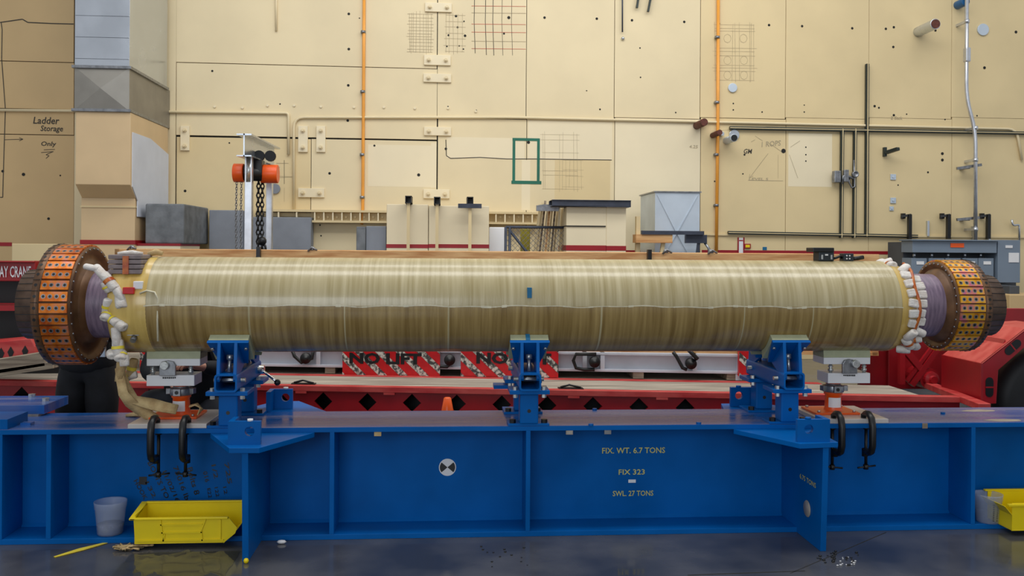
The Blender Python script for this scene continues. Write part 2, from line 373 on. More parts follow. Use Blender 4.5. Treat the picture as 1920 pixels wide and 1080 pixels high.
conduit('silver_conduit',[(1813,-60),(1812,185),(1829,245),(1829,452)],.032,STEEL,'thick silver conduit dropping to the grey switchgear with a kink halfway',.3,bend=.3)
p=W.pt(1813,103,.3); mb=MB(); mb.box(p.x-.045,p.x+.045,p.y-.05,p.y+.05,p.z-.12,p.z+.12)
par=[o for o in bpy.data.objects if o.name.startswith('silver_conduit')][0]
mb.build('junction_body',[STEEL],par,.02)
for y in (40,240,300,430):
    p=W.pt(1813 if y<200 else 1829,y,.3); mb=MB(); mb.cyl(p-Vector((0,0,.03)),p+Vector((0,0,.03)),.042,n=12); W.xbox(mb,p.x-.02,p.x+.02,p.z-.02,p.z+.02,0,.3); mb.build('pipe_strap',STEEL,par)
conduit('painted_conduit',[(-40,206),(541,212),(541,290)],.022,CREAM,'cream painted pipe from the left wall turning down beside the upright cover plates',.03,bend=.05)
conduit('painted_conduit',[(551,399),(551,220),(960,220),(1906,242),(1916,300)],.022,CREAM,'long cream painted pipe bending round a corner and crossing the whole wall',.03,bend=.16)
conduit('painted_conduit_stub',[(518,-40),(518,58)],.018,CREAM,'short cream painted pipe ending above the hoist',.02)
conduit('grey_rod',[(1167,-40),(1167,60)],.012,DGREY,'thin blue grey rod hanging down at the top of the wall',.05,cat='rod')
mb=MB(); p=W.pt(1168,72,.02); mb.ball(p,.03,8); tag(mb.build('anchor_eye',GALV),'small grey anchor just under the thin rod','anchor')
# bolted cover plates
def cover(x0,y0,x1,y1,label):
    X0,X1,Z0,Z1=W.rect(x0,y0,x1,y1,.035)
    e=E('cover_plate',W.at((X0+X1)/2,0,Z0),label,'plate','cream bolted cover plates')
    m1=MB(); W.xbox(m1,X0,X1,Z0,Z1,0,.035); m1.build('plate',CREAM2,e,.004)
    hor=(X1-X0)>(Z1-Z0)
    for t in (.18,.82):
        m2=MB(); x=X0+(X1-X0)*(t if hor else .5); z=Z0+(Z1-Z0)*(.5 if hor else t)
        m2.cyl(W.at(x,.03,z),W.at(x,.065,z),.032,n=6,sm=False); m2.cyl(W.at(x,.065,z),W.at(x,.09,z),.018,n=8); m2.build('bolt',CREAM,e)
cover(797,5,847,22,'cream bolted plate over the seam at the top of the wall')
cover(795,103,845,122,'cream bolted plate tilted slightly, below the pencil grids')
cover(794,138,846,154,'cream bolted plate just below the seam corner, third from top')
cover(795,238,846,254,'cream bolted plate on the seam just under the long painted pipe')
cover(794,355,843,372,'cream bolted plate above the square steel posts')
cover(338,236,355,282,'upright cream bolted plate right of the large duct')
cover(559,236,577,285,'upright cream bolted plate, left one of the pair above the hoist')
cover(593,236,610,285,'upright cream bolted plate, right one of the pair above the hoist')
cover(559,353,608,370,'low cream bolted plate between the hoist and the orange conduit')
for i,(x,y) in enumerate([(502,198),(552,198),(602,200),(664,201),(720,201),(778,203),(840,203),(892,209),(403,200),(455,202)]):
    mb=MB(); p=W.pt(x,y,0); mb.cyl(W.at(p.x,0,p.z),W.at(p.x,.02,p.z),.02,n=8)
    tag(mb.build('rivet_head',CREAM2),'cream rivet head in the row above the painted pipe','rivet','rivet heads above the pipe')
# pipe stubs and round caps
def stub(name,x,y,r,ln,m,label,tip=None,cat='pipe stub'):
    p=W.pt(x,y,0); e=E(name,p,label,cat)
    m1=MB(); m1.cyl(W.at(p.x,0,p.z),W.at(p.x,ln,p.z),r,n=24); m1.build('sleeve',m,e,.004)
    if tip: m2=MB(); m2.cyl(W.at(p.x,ln-.03,p.z),W.at(p.x,ln+.012,p.z),r*.85,n=20); m2.build('end_plug',tip,e)
    return e
stub('pipe_sleeve',1721,60,.085,.55,GALV,'galvanised pipe sleeve with brown end sticking out of upper wall',RUST)
stub('round_cap',1842,56,.1,.03,GALVW,'round light grey cap beside the silver conduit',cat='cap')
stub('round_cap',1373,165,.075,.03,GALVW,'round light grey cap under the pencilled grid with circles',cat='cap')
stub('round_cap',1376,253,.085,.03,GALV,'round grey cap below the dark rail, near the orange conduit',cat='cap')
stub('pipe_sleeve',1306,236,.06,.45,RUST,'rusty brown pipe stub on the panel seam left of the orange conduit')
stub('pipe_sleeve',1336,254,.045,.4,RUST,'small rusty pipe stub touching the orange conduit')
stub('pipe_sleeve',1362,264,.06,.4,GALVW,'pale pipe stub with black end right of the orange conduit',BLACK)
stub('anchor_stud',1316,230,.045,.12,WHITE,'white stud above the rusty pipe stub',cat='stud')
stub('blue_valve',1795,10,.07,.25,mat('blue_plastic',(20,88,140),.4),'blue round valve knob at the top beside the silver conduit',cat='valve')
stub('chrome_stud',1351,252,.035,.1,CHROME,'small chrome stud beside the orange conduit',cat='stud')
for i,(x0,y0,x1,y1,l) in enumerate([(1200,-25,1194,15,'black slanted bar at the top of the wall, left one of two'),(1224,-25,1215,22,'black slanted bar at the top of the wall, right one of two')]):
    mb=MB(); mb.bar(W.pt(x0,y0,.06),W.pt(x1,y1,.06),.045,.03); p=W.pt(x1,y1); mb.cyl(W.pt(x1,y1-3,0),W.pt(x1,y1-3,.07),.012,n=6); tag(mb.build('slanted_bar',UNI),l,'bar','slanted bars at the top of the wall')
# slotted rails
def rail(x0,y0,x1,y1,label,g):
    e0=W.pt(x0,y0,.04); e1=W.pt(x1,y1,.04); e=E('steel_rail',(min(e0.x,e1.x),e0.y,min(e0.z,e1.z)),label,'rail',g)
    m1=MB(); m1.bar(e0,e1,.05,.05); m1.build('channel',UNI,e)
    m2=MB(); off=Vector((0,-.03,0)); m2.bar(e0+off,e1+off,.02,.012); m2.build('slot_lip',CREAM3,e)
rail(1368,240,1990,251,'long dark rail across the wall just under the painted pipe','horizontal wall rails'); rail(1365,436,1720,443,'dark rail low on the wall above the red stripe','horizontal wall rails')
rail(1579,242,1577,446,'upright dark rail carrying the grey junction box','upright wall rails'); rail(1603,242,1601,446,'upright dark rail carrying the round gauge','upright wall rails'); rail(1626,120,1624,443,'tallest upright dark rail','upright wall rails')
e=E('junction_box',W.pt(1573,340,.1),'grey junction box clamped to the upright rail','junction box')
mb=MB(); W.box(mb,1565,320,1577,342,.05,.16); W.box(mb,1583,318,1592,341,.05,.14); mb.build('housing',GRIM,e,.01)
mb=MB(); mb.tube([W.pt(x,y,.12) for x,y in ((1580,345),(1581,330),(1592,331),(1600,335))],.02,8); mb.build('elbow',GRIM,e)
e=E('pressure_gauge',W.pt(1600,355,.1),'round pressure gauge with looped pipe on the middle upright rail','gauge')
p=W.pt(1602,327,.1); mb=MB(); mb.lathe([(0,0),(0,.055),(-.05,.055),(-.055,.04),(-.04,.035),(-.04,0)],p,'y',20); mb.build('case',GRIM,e)
mb=MB(); mb.tube([W.pt(x,y,.08) for x,y in ((1593,330),(1592,342),(1597,352),(1603,350),(1602,338),(1601,300))],.014,8); mb.build('loop_pipe',GRIM,e)
# brackets and small fittings
def fit(name,rects,label,cat,m,group=None,d1=.05):
    b=MB()
    for r in rects: W.box(b,*r[:4],0,r[4] if len(r)>4 else d1)
    return tag(b.build(name,m,None,.003),label,cat,group)
mb=MB(); mb.bar(W.pt(1662,286,.06),W.pt(1684,279,.3),.07,.05); W.box(mb,1658,276,1663,293,0,.06); tag(mb.build('wall_bracket',UNI),'dark angled bracket sticking out of the wall below the small marks','bracket')
for (x,y,s,l) in ((1674,332,.048,'square grey cover, upper one below the angled bracket'),(1674,376,.048,'square grey cover, middle one below the angled bracket'),(1671,391,.036,'smallest square grey cover, lowest below the angled bracket')):
    mb=MB(); p=W.pt(x,y); W.xbox(mb,p.x-s,p.x+s,p.z-s,p.z+s,0,.02); mb.cyl(W.at(p.x,.02,p.z),W.at(p.x,.03,p.z),s*.45,n=12); tag(mb.build('square_cover',GALVW,None,.004),l,'cover','square wall covers')
for (x0,y0,x1,y1,l) in ((1794,316,1840,309,'short grey strut behind the silver conduit, upper one'),(1794,412,1836,408,'short grey strut behind the silver conduit, lower one')):
    mb=MB(); mb.bar(W.pt(x0,y0,.2),W.pt(x1,y1,.25),.045,.045); W.xbox(mb,W.pt(x0+4,y0).x,W.pt(x0+12,y0).x,W.pt(x0,y0).z-.02,W.pt(x0,y0).z+.02,0,.2); tag(mb.build('wall_strut',GRIM),l,'strut','struts behind the silver conduit')
for x,l in ((1707,'black L shaped hook arm, leftmost above the switchgear'),(1780,'black L shaped hook arm, middle one above the switchgear'),(1855,'black L shaped hook arm right of the silver conduit')):
    e=E('hook_arm',W.pt(x,443,.1),l,'bracket','hook arms above the switchgear')
    m1=MB(); W.box(m1,x-3,402,x+3,448,.1,.16); m1.build('upright_bar',BLACK,e)
    m1=MB(); m1.bar(W.pt(x-17,406,.05),W.pt(x+2,403,.13),.05,.04); W.box(m1,x-15,400,x-9,410,0,.06); m1.build('arm',BLACK,e)
fit('small_conduit',[(1739,414,1743,443)],'thin short grey pipe above the switchgear','pipe',GALV)
fit('small_conduit',[(1826,424,1829,450,.08),(1854,416,1858,450,.08)],'pair of thin grey pipes beside the silver conduit','pipe',GALV)
e=conduit('bent_conduit',[(1897,412),(1899,423),(1911,421),(1911,452)],.018,GALV,'small bent grey pipe entering the right switchgear cabinet',.08,bend=.04)
fit('wall_sign',[(1384,446,1395,475,.01)],'upright white and red sign on the red stripe','sign',[WHITE])
s_=[o for o in bpy.data.objects if o.name=='wall_sign'][0]
mb=MB(); W.box(mb,1383,445,1385.5,476,.01,.014); W.box(mb,1393.5,445,1396,476,.01,.014); W.box(mb,1386,450,1393,452,.01,.014); mb.build('red_border',REDBAND,s_)
e=E('fire_call_point',W.pt(1401,465),'small yellow and red call point beside the upright sign','call point')
mb=MB(); W.box(mb,1396,457,1408,466,0,.03); mb.build('housing',REDBAND,e,.004); mb=MB(); W.box(mb,1398,459,1406,464,.03,.036); mb.build('label_plate',YEL,e)
BTAPE=mat('blue_painters_tape',(18,104,146),.6)
fit('blue_label',[(1430,463,1438,469,.006)],'blue label right of the yellow call point','label',BTAPE); fit('blue_label',[(1668,459,1675,465,.006)],'blue label left of the switchgear','label',BTAPE)
# green tape rectangle
e=E('tape_outline',W.pt(987,345),'rectangle outlined with green masking tape on the wall','tape')
for r in ((961,259,1012,264),(961,259,966,341),(1007,260,1012,345),(959,339,1015,345)):
    mb=MB(); W.box(mb,*r,0,.006+R.random()*.002); mb.build('tape_strip',GREENTAPE,e)
# ribbed ledger
e=E('ribbed_ledger',W.at(-1,0,W.pt(700,418).z),'cream ribbed steel ledger bolted along the wall behind the blocks','ledger')
mb=MB(); W.box(mb,478,395,1012,399,0,.2); W.box(mb,583,415,1012,419,0,.2); mb.build('flange',CREAM3,e)
mb=MB(); W.box(mb,478,399,583,406,0,.06); W.box(mb,583,399,1012,415,0,.06); mb.build('web',CREAM3,e)
for x in list(range(488,583,34))+list(range(590,1012,17)):
    if 727<x<915: continue
    mb=MB(); W.box(mb,x-1.2,397,x+1.2,417 if x>583 else 407,0,.19); mb.build('rib',CREAM2,e)
    if x>583:
        p=W.pt(x+8,407,.06); mb=MB(); mb.cyl(p,p+Vector((0,-.03,0)),.02,n=6); mb.build('bolt',CREAM,e)

# ================================================================ IN FRONT OF THE WALL
def block(name,x0,y0,x1,Y,depth,m,label,cat='block',y1=None,group=None,z0=0,z1=None,bev=.01):
    P=Plane(Y); b=MB(); X0,X1,Z0,Z1=P.rect(x0,y0,x1,y1 or y0+60)
    Z0=z0 if y1 is None else Z0
    if z1 is not None: Z1=z1
    b.box(X0,X1,Y,Y+depth,Z0,Z1); return tag(b.build(name,m,None,bev),label,cat,group)
def banded(x0,y0,x1,Y,depth,yb0,yb1,label,m=CREAM2):
    P=Plane(Y); X0,X1,_,Z1=P.rect(x0,y0,x1,y0+40); zb1=P.pt((x0+x1)/2,yb0).z; zb0=P.pt((x0+x1)/2,yb1).z
    e=E('shield_block',((X0+X1)/2,Y+depth/2,0),label,'block'); b=MB(); b.box(X0,X1,Y,Y+depth,0,Z1); b.build('body',m,e,.008)
    b=MB(); b.box(X0-.002,X1+.002,Y-.004,Y+depth,zb0,zb1); b.build('red_band',REDBAND,e); return Z1
# big duct on the left
DY=12.6; PD=Plane(DY)
X0,X1=PD.pt(140,100).x,PD.pt(243,100).x; ZA=PD.pt(190,126).z; ZB=PD.pt(190,207).z; ZC=PD.pt(190,346).z
e=E('air_duct',((X0+X1)/2,DY+.9,ZC-.3),'tall square galvanised air duct on the left wall with tan painted lower box','duct')
mb=MB(); mb.box(X0,X1,DY,14.25,ZA,8.5)
z=ZA+.11
while z<8.3:
    mb.box(X0+.005,X1-.005,DY-.008,DY,z,z+.012); z+=.29
mb.build('upper_section',GALV,e,.004)
mb=MB(); c=Vector(((X0+X1)/2,DY-.06,(ZA+ZB)/2)); q=[Vector((X0,DY,ZB)),Vector((X1,DY,ZB)),Vector((X1,DY,ZA)),Vector((X0,DY,ZA))]
mb.add(q+[c],[(0,1,4),(1,2,4),(2,3,4),(3,0,4)]); mb.add([q[0],q[3],q[3]+Vector((0,1.8,0)),q[0]+Vector((0,1.8,0))],[(0,1,2,3)]); mb.add([q[1],q[2],q[2]+Vector((0,1.8,0)),q[1]+Vector((0,1.8,0))],[(0,1,2,3)])
mb.build('cross_broken_section',mat('dull_galvanised_steel',(150,146,138),.5,metal=.7,var=.08,scale=3),e)
for z in (ZA,ZB):
    mb=MB(); mb.box(X0-.03,X1+.03,DY-.03,14.25,z-.02,z+.02); mb.build('joint_flange',GRIM,e,.004)
mb=MB(); z4=DY+.22
mb.prism([(DY,ZB-.02),(DY,ZC),(z4,ZC-.17),(14.25,ZC-.17),(14.25,ZB-.02)],'x',X0+.02,X1+.02); mb.build('tan_box',DUCTTAN,e,.006)
mb=MB(); xx=X1+.02; y3=DY+.03; mb.prism([(DY+.06,ZB-.28),(DY+.06,ZC-.02),(z4+.05,ZC-.2),(z4+.05,ZC-.42),(13.6,ZC-.42),(14.25,ZC-.42),(14.25,ZB-.42),(13.4,ZB-.28)],'x',xx,xx+.012); mb.build('white_side_patch',WHITEWASH,e)
P2=Plane(DY+.22); mb=MB(); xa,xb=P2.pt(152,400).x,P2.pt(253,400).x; mb.box(xa,xb,DY+.22,DY+1.1,0,ZC-.17); 
o=E('shield_block',((xa+xb)/2,DY+.6,0),'tall tan block with red band standing under the air duct','block')
mb.build('body',DUCTTAN,o,.006); mb=MB(); mb.box(xa-.01,xb+.01,DY+.21,DY+1.1,P2.pt(200,458).z,P2.pt(200,450).z); mb.build('red_band',REDBAND,o)
mb=MB(); mb.box(xa-.008,xb+.008,DY+.205,DY+1.1,P2.pt(200,389).z,P2.pt(200,386).z); mb.build('joint_line',CREAM3,o)
banded(22,457,105,12.4,.9,640,645,'cream block low on the far left above the red trailer sign',CREAM3)
banded(255,457,338,12.9,1.0,456.5,461,'low cream block with red band carrying the square concrete block')
# concrete
P=Plane(12.95); X0,X1,Z0,Z1=P.rect(272,382,345,457); mb=MB(); mb.box(X0,X1,12.95,14.25,Z0,Z1); tag(mb.build('concrete_block',CONC,None,.02),'square grey concrete block beside the tall duct','concrete block')
block('concrete_slab',392,394,455,14.1,.3,CONC2,'smooth grey slab against the wall left of the hoist posts','concrete slab')
block('concrete_slab',456,407,583,14.15,.28,CONC2,'lower smooth grey slab behind the hoist posts','concrete slab')
# cream blocks behind the posts
banded(725,383,803,13.3,.8,458,465,'tall cream block left of the middle square post')
banded(804,386,917,13.3,.8,458,465,'wide cream block behind the two right square posts')
block('concrete_block',686,424,724,13.4,.6,CONC2,'grey concrete block tucked left of the tall cream block')
block('concrete_block',668,425,685,13.35,.7,CONC,'small dark concrete block under the left orange conduit')
block('white_board',917,426,947,13.9,.05,BOARD,'bright white board leaning between the cream blocks and gate','board')
# square posts
def post(x,y0,label,plate=False,mk=9):
    P=Plane(13.05); p=P.pt(x,468); top=P.pt(x,y0+14).z; s=6*13.05/1700
    e=E('square_post',(p.x,13.1,0),label,'post','square tube posts'); 
    m1=MB(); m1.box(p.x-.022,p.x+.022,13.08,13.12,0,top+.0); m1.build('upright',CREAM3,e)
    z0=top; z1=P.pt(x,y0).z; m1=MB()
    for a in ((-s,-s+.012,z0,z1),(s-.012,s,z0,z1)): m1.box(p.x+a[0],p.x+a[1],13.05,13.5,a[2],a[3])
    m1.box(p.x-s,p.x+s,13.05,13.5,z1-.012,z1); m1.box(p.x-s,p.x+s,13.05,13.5,z0,z0+.012); m1.box(p.x-s+.01,p.x+s-.01,13.3,13.32,z0,z1); m1.build('tube_head',BLACK,e)
    if plate: m1=MB(); X0,X1,Z0,Z1=P.rect(859,382,903,390); m1.box(X0,X1,13.04,13.14,Z0,Z1); m1.build('cross_plate',DGREY,e)
post(765,367,'thin cream post with open black square tube on top, left of the three'); post(819,369,'thin cream post with open black square tube on top, middle of the three'); post(881,369,'thin cream post with open black tube and dark cross plate',True)
# chain link gate
P=Plane(13.2); e=E('chain_link_gate',(P.pt(1000,470).x,13.2,0),'grey chain link gate panel with diagonal brace standing behind the crate','gate')
X0,X1,Z0,Z1=P.rect(948,426,1059,472); Z0=.3
mb=MB(); t=.02
for a,b_ in (((X0,Z0),(X1,Z0)),((X0,Z1),(X1,Z1)),((X0,Z0),(X0,Z1)),((X1,Z0),(X1,Z1)),((X0+.06,Z0),(X0+.06,Z1)),((X0+.06,Z1-.05),(X0+.62,Z1-.75))): mb.tube([(a[0],13.2,a[1]),(b_[0],13.2,b_[1])],t,8)
for x in (X0,X1): mb.tube([(x,13.2,0),(x,13.2,Z0)],t,8)
mb.build('frame',DGREY,e)
mb=MB(); s=.075; n=int((X1-X0+Z1-Z0)/s)
for k in range(n+1):
    for sg in (1,-1):
        u0=k*s; a=(X0+max(0,u0-(Z1-Z0)), min(u0,Z1-Z0)); b_=(X0+min(u0,X1-X0), max(0,u0-(X1-X0)))
        if b_[0]-a[0]<.01: continue
        za=(Z0+a[1],Z0+b_[1]) if sg>0 else (Z1-a[1],Z1-b_[1])
        mb.tube([(a[0],13.2,za[0]),(b_[0],13.2,za[1])],.0035,3,caps=False)
mb.build('wire_mesh',GRIM,e,weld=False)
block('olive_board',976,429,994,13.6,.05,OLIVE,'olive yellow board standing behind the chain link gate','board')
# leaning stack of strips
for i in range(12):
    x=1004+i*4.9; P=Plane(13.3+.05*(i%4)); top=P.pt(x+9-(i*.2),384+ (0 if i<3 else (i%4)*2)); bot=P.pt(x-2+i*.4,470); d=(top-bot); f=bot-d*(bot.z/d.z)
    mb=MB(); mb.bar(Vector((f.x,f.y,0.0)),top+Vector((0,0,.03*(i%3))),.024,.03); lab='leaning strip in the bundle beside the chain link gate'
    tag(mb.build('leaning_strip',(CREAM3,WOODO,CREAM2,WOOD)[ (0,0,1,2,3,0,1,0,2,0,0,3)[i] ]),lab,'strip','leaning strips beside the gate')
banded(1062,388,1137,12.9,.9,460,470,'tall cream block with red band under the dark steel channel')
banded(1137,388,1174,12.9,.95,461,470,'narrow cream block at the right end of the dark channel')
P=Plane(12.88); X0,X1,Z0,Z1=P.rect(1062,423,1136,425); mb=MB(); mb.box(X0,X1,12.885,13.2,Z0,Z1); mb.build('joint_gap',DARK,[o for o in bpy.data.objects if o.name.startswith('shield_block') and 'tall cream block with red band under' in o['label']][0])
P=Plane(12.8); X0,X1,Z0,Z1=P.rect(1035,376,1183,388); ztop=Plane(12.9).rect(1062,388,1137,428)[3]
mb=MB(); mb.box(X0,X1,12.8,13.2,ztop,ztop+.012); mb.box(X0,X1,12.8,12.812,ztop,ztop+.09); mb.box(X0,X1,13.19,13.2,ztop,ztop+.09); mb.box(X0,X1,12.78,13.2,ztop+.085,ztop+.095); tag(mb.build('steel_channel',DGREY,None,.003),'long dark steel channel lying on the cream blocks','steel channel')
mb=MB(); 
for k in range(4): mb.box(X0-.2+.04*k,X0+.12+.02*k,13.0+.1*k,13.06+.1*k,ztop-.06+.02*k,ztop+.02+.01*k)
tag(mb.build('steel_offcut_bundle',GRIM),'bundle of dark steel offcuts at the left end of the channel','offcuts')
# boxed zinc duct, trestle, bar, hose
DYZ=13.2; P=Plane(DYZ); X0,X1,Z0,Z1=P.rect(1228,361,1312,475); Zb=1.1
e=E('duct_box',((X0+X1)/2,DYZ+.5,0),'pale zinc duct box with an X fold standing against the wall','duct')
mb=MB(); mb.box(X0,X1,DYZ,DYZ+1.0,0,Z1); 
zs=[Z1, .98, 0]; mb.build('body',GALVW,e,.006)
mb=MB(); zc=P.pt(1265,437).z; cx=(X0+X1)/2-.01; zl=zc-(Z1-zc)*.62; wl=(X1-X0)*.5*.62
for a in ((X0+.03,Z1-.03),(X1-.03,Z1-.03),(cx-wl,zl),(cx+wl,zl)): mb.bar((a[0],DYZ-.002,a[1]),(cx,DYZ-.012,zc),.014,.012)
mb.build('cross_fold',GALVW,e)
mb=MB(); mb.box(X0-.02,X1+.02,DYZ-.02,DYZ+1.02,Z1,Z1+.018); mb.build('top_flange',GRIM,e)
PB=Plane(12.85); X0b,X1b,Z0b,Z1b=PB.rect(1222,433,1320,440)
e=E('workbench_trestle',(PB.pt(1210,470).x,12.9,0),'wooden trestle beside the zinc duct box with a dark bar across it','trestle')
mb=MB(); xa=PB.pt(1197,440).x; mb.box(xa,xa+.06,13.0,13.08,0,PB.pt(1200,405).z); mb.bar((xa+.4,12.95,Z0b-.02),(xa+.1,12.95,0),.06,.05); mb.bar((xa+.42,13.3,Z0b-.02),(xa+.2,13.3,0),.06,.05); mb.build('leg',CREAM3,e)
mb=MB(); mb.box(xa-.03,xa+.5,12.86,13.1,Z0b-.12,Z0b); mb.build('top_rail',OLIVE if 0 else WOOD,e)
mb=MB(); mb.box(PB.pt(1203,436).x,X1b,12.84,12.9,Z0b,Z1b); mb.box(X1b-.25,X1b+.06,12.9,12.98,Z0b-.12,Z0b); mb.build('cross_bar',DGREY,e)
mb=MB(); xr=X1b-.05; mb.bar((xr,12.94,Z0b-.1),(xr-.25,12.94,0),.04,.04); mb.bar((xr,12.96,Z0b-.1),(xr+.12,13.3,0),.04,.04); mb.build('leg',DGREY,e)
mb=MB(); mb.tube([(X1b+.03,12.94,Z0b-.1),(X1b+.09,12.9,Z0b-.2),(X1b+.1,12.9,Z0b-.5),(X1b+.1,12.9,0)],.02,8); mb.build('hose',GRIM,e)

# hoist gantry
HX=Plane(11.6); e=E('hoist_gantry',(HX.pt(486,600).x,11.8,0),'aluminium hoist gantry with two square posts and a steel beam on top','gantry')
pa=HX.pt(467,300); pb_=Plane(12.7).pt(505,330)
mb=MB(); mb.box(pa.x-.045,pa.x+.045,11.56,11.66,0,HX.pt(467,296).z); mb.build('front_post',STEEL,e,.006)
mb=MB(); mb.box(pb_.x-.04,pb_.x+.04,12.68,12.78,0,Plane(12.7).pt(505,322).z); mb.build('rear_post',STEEL,e,.006)
z1=HX.pt(467,258).z+.02; z0=z1-.28; bx=pa.x+.02
def along(y): # beam centre between posts
    t=(y-11.6)/(1.1); return pa.x+(pb_.x-pa.x)*t
mb=MB()
for (hx,za,zb) in ((.09,z1-.02,z1),(.008,z0,z1),(.09,z0,z0+.015)):
    P8=[]
    for z in (za,zb):
        for (y,s) in ((11.35,-1),(11.35,1),(12.95,1),(12.95,-1)): P8.append((along(y)+s*hx,y,z))
    mb.hexa(P8)
mb.build('top_beam',GALV,e)
for (x,y) in ((pa.x,11.6),(pb_.x,12.7)):
    mb=MB(); mb.cyl((x,y,z0-.30 if y<12 else z0-.1),(x,y,z0),.05,n=14); mb.build('post_head',BOLT,e)
e=E('chain_hoist',(along(11.85),11.85,z0-.4),'orange and black chain hoist hanging from the gantry beam','hoist')
hc=Vector((along(11.8),11.8,z0-.17)); 
mb=MB(); mb.cyl(hc+Vector((-.24,0,0)),hc+Vector((-.11,0,0)),.12,n=20); mb.build('motor_drum',JORANGE,e,.01)
mb=MB(); mb.cyl(hc+Vector((.08,.1,0)),hc+Vector((.30,.1,0)),.12,n=20); mb.build('gear_drum',JORANGE,e,.01)
mb=MB(); mb.cyl(hc+Vector((-.12,.0,0)),hc+Vector((.1,.05,0)),.1,n=16); mb.box(hc.x-.08,hc.x+.12,11.75,11.95,hc.z,z0); mb.build('hoist_body',BLACK,e,.006)
for x in (.06,.2):
    mb=MB(); mb.cyl((hc.x+x,11.86,z0+.06),(hc.x+x,11.92,z0+.06),.07,n=14); mb.build('trolley_wheel',BOLTBLK,e)
def chain(mb,x,y,za,zb,L=.05,r=.007,w=.018):
    z=za;k=0
    while z>zb:
        ax=Vector((1,0,0)) if k%2 else Vector((0,1,0)); c=Vector((x+.003*math.sin(z*5),y,z))
        mb.tube([c+ax*w*math.cos(a)+Vector((0,0,L*.6*math.sin(a))) for a in [j*math.pi/3 for j in range(6)]],r,4,closed=True); z-=L*.85;k+=1
mb=MB(); chain(mb,hc.x-.2,11.78,hc.z-.1,.9,.04,.005,.012); chain(mb,hc.x-.14,11.78,hc.z-.1,.9,.04,.005,.012); mb.build('hand_chain',GRIM,e,weld=False)
mb=MB(); chain(mb,hc.x+.05,11.9,hc.z-.1,1.3,.07,.010,.022); chain(mb,hc.x+.10,11.9,hc.z-.1,.95,.07,.010,.022); mb.build('load_chain',BLACK,e,weld=False)
mb=MB(); k=Vector((hc.x+.1,11.9,.95)); k=Vector((hc.x+.1,11.9,Plane(11.9).pt(487,452).z)); mb.ball(k,.06,10); mb.tube([k+Vector((.05*math.cos(a),0,-.09+.05*math.sin(a))) for a in [1.4,.6,-.3,-1.2,-2.1,-2.8]],.016,8); mb.build('hook_block',BLACK,e)
mb=MB(); p=W.pt(516,354); mb.cyl(W.at(p.x,0,p.z),W.at(p.x,.03,p.z),.08,n=20); tag(mb.build('round_cap',CONC2),'round grey cap on the wall right of the hoist post','cap')

# switchgear
P=Plane(13.7); e=E('switchgear',(P.pt(1810,600).x,13.9,0),'blue grey electrical switchgear with trough and disconnect boxes at right','electrical cabinet')
mb=MB(); X0,X1,_,Z1=P.rect(1705,452,1920,620); mb.box(X0,X1,13.9,14.4,0,Z1-.02); mb.build('back_frame',EGREYD,e)
P=Plane(13.55); mb=MB(); X0,X1,Z0,Z1=P.rect(1711,452,1869,474); mb.box(X0,X1,13.55,13.9,Z0,Z1); mb.box(X0-.04,X1+.0,13.5,13.9,Z1,Z1+.02); mb.build('wire_trough',EGREY,e,.006)
mb=MB(); X0,X1,Z0,Z1=P.rect(1871,450,1913,530); mb.box(X0,X1,13.55,13.9,Z0,Z1); mb.build('main_cabinet',EGREY,e,.006)
mb=MB(); X0,X1,Z0,Z1=P.rect(1891,474,1910,492); mb.box(X0,X1,13.54,13.55,Z0,Z1,0); X0,X1,Z0,Z1=P.rect(1885,460,1898,465); mb.box(X0,X1,13.54,13.55,Z0,Z1,0); mb.build('paper_notice',WHITE,e)
mb=MB(); X0,X1,Z0,Z1=P.rect(1782,456,1807,464); mb.box(X0,X1,13.54,13.55,Z0,Z1,0); mb.build('orange_notice',JORANGE,e)
for i,x in enumerate((1712,1745,1776,1808,1838)):
    X0,X1,Z0,Z1=P.rect(x,484,x+29,540); mb=MB(); mb.box(X0,X1,13.6,13.9,Z0,Z1); b_=mb.build('disconnect_box',EGREY,e,.008)
    mb=MB(); xm=(X0+X1)/2; mb.cyl((xm,13.75,Z1),(xm,13.75,P.pt(x,473).z),.025,n=8); mb.build('nipple',GALV,b_)
    mb=MB(); mb.box(X0+.08,X1-.05,13.592,13.6,Z1-.1,Z1-.05); mb.build('paper_label',WHITE,b_)
block('storage_cabinet',1893,553,1990,12.6,.7,TAN,'beige cabinet low at the far right below the switchgear','cabinet')
block('equipment_box',1893,536,1912,12.9,.4,EGREYD,'dark box on the right between switchgear and beige cabinet','box')

# ================================================================ TRAILER
DZ=.56
e=E('flatbed_trailer',(0,9.0,0),'long red lowboy trailer with diamond cutouts in its side','trailer')
XL=T.pt(-300,730).x; XR=4.42
def tbox(b,x0,x1,z0,z1,n0,n1,m=0): T.xbox(b,x0,x1,z0,z1,-n1,-n0,m)
mb=MB(); zt=DZ; zc_=T.pt(850,757).z; dx=T.pt(856,757).x-T.pt(772,757).x
xc=T.pt(606,757).x; k0=int((xc-XL)/dx)-1; xs=[xc+dx*k for k in range(-k0,9)]; hw=T.pt(623,757).x-T.pt(606,757).x; hh=.082; zb=.2; ztp=zt-.05
for c_ in xs:
    def q(u,z): return T.at(c_+u,0,z)
    a=dx/2
    D=[q(0,zc_+hh),q(hw,zc_),q(0,zc_-hh),q(-hw,zc_)]; Mi=[q(0,ztp),q(a,zc_),q(0,zb),q(-a,zc_)]; Co=[q(a,ztp),q(a,zb),q(-a,zb),q(-a,ztp)]
    for j in range(4): mb.add([Mi[j],Co[j],Mi[(j+1)%4],D[(j+1)%4],D[j]],[(0,1,2,3,4)])
    E2=[p+Vector((0,.03,0)) for p in D]
    for j in range(4): mb.add([D[j],D[(j+1)%4],E2[(j+1)%4],E2[j]],[(0,1,2,3)])
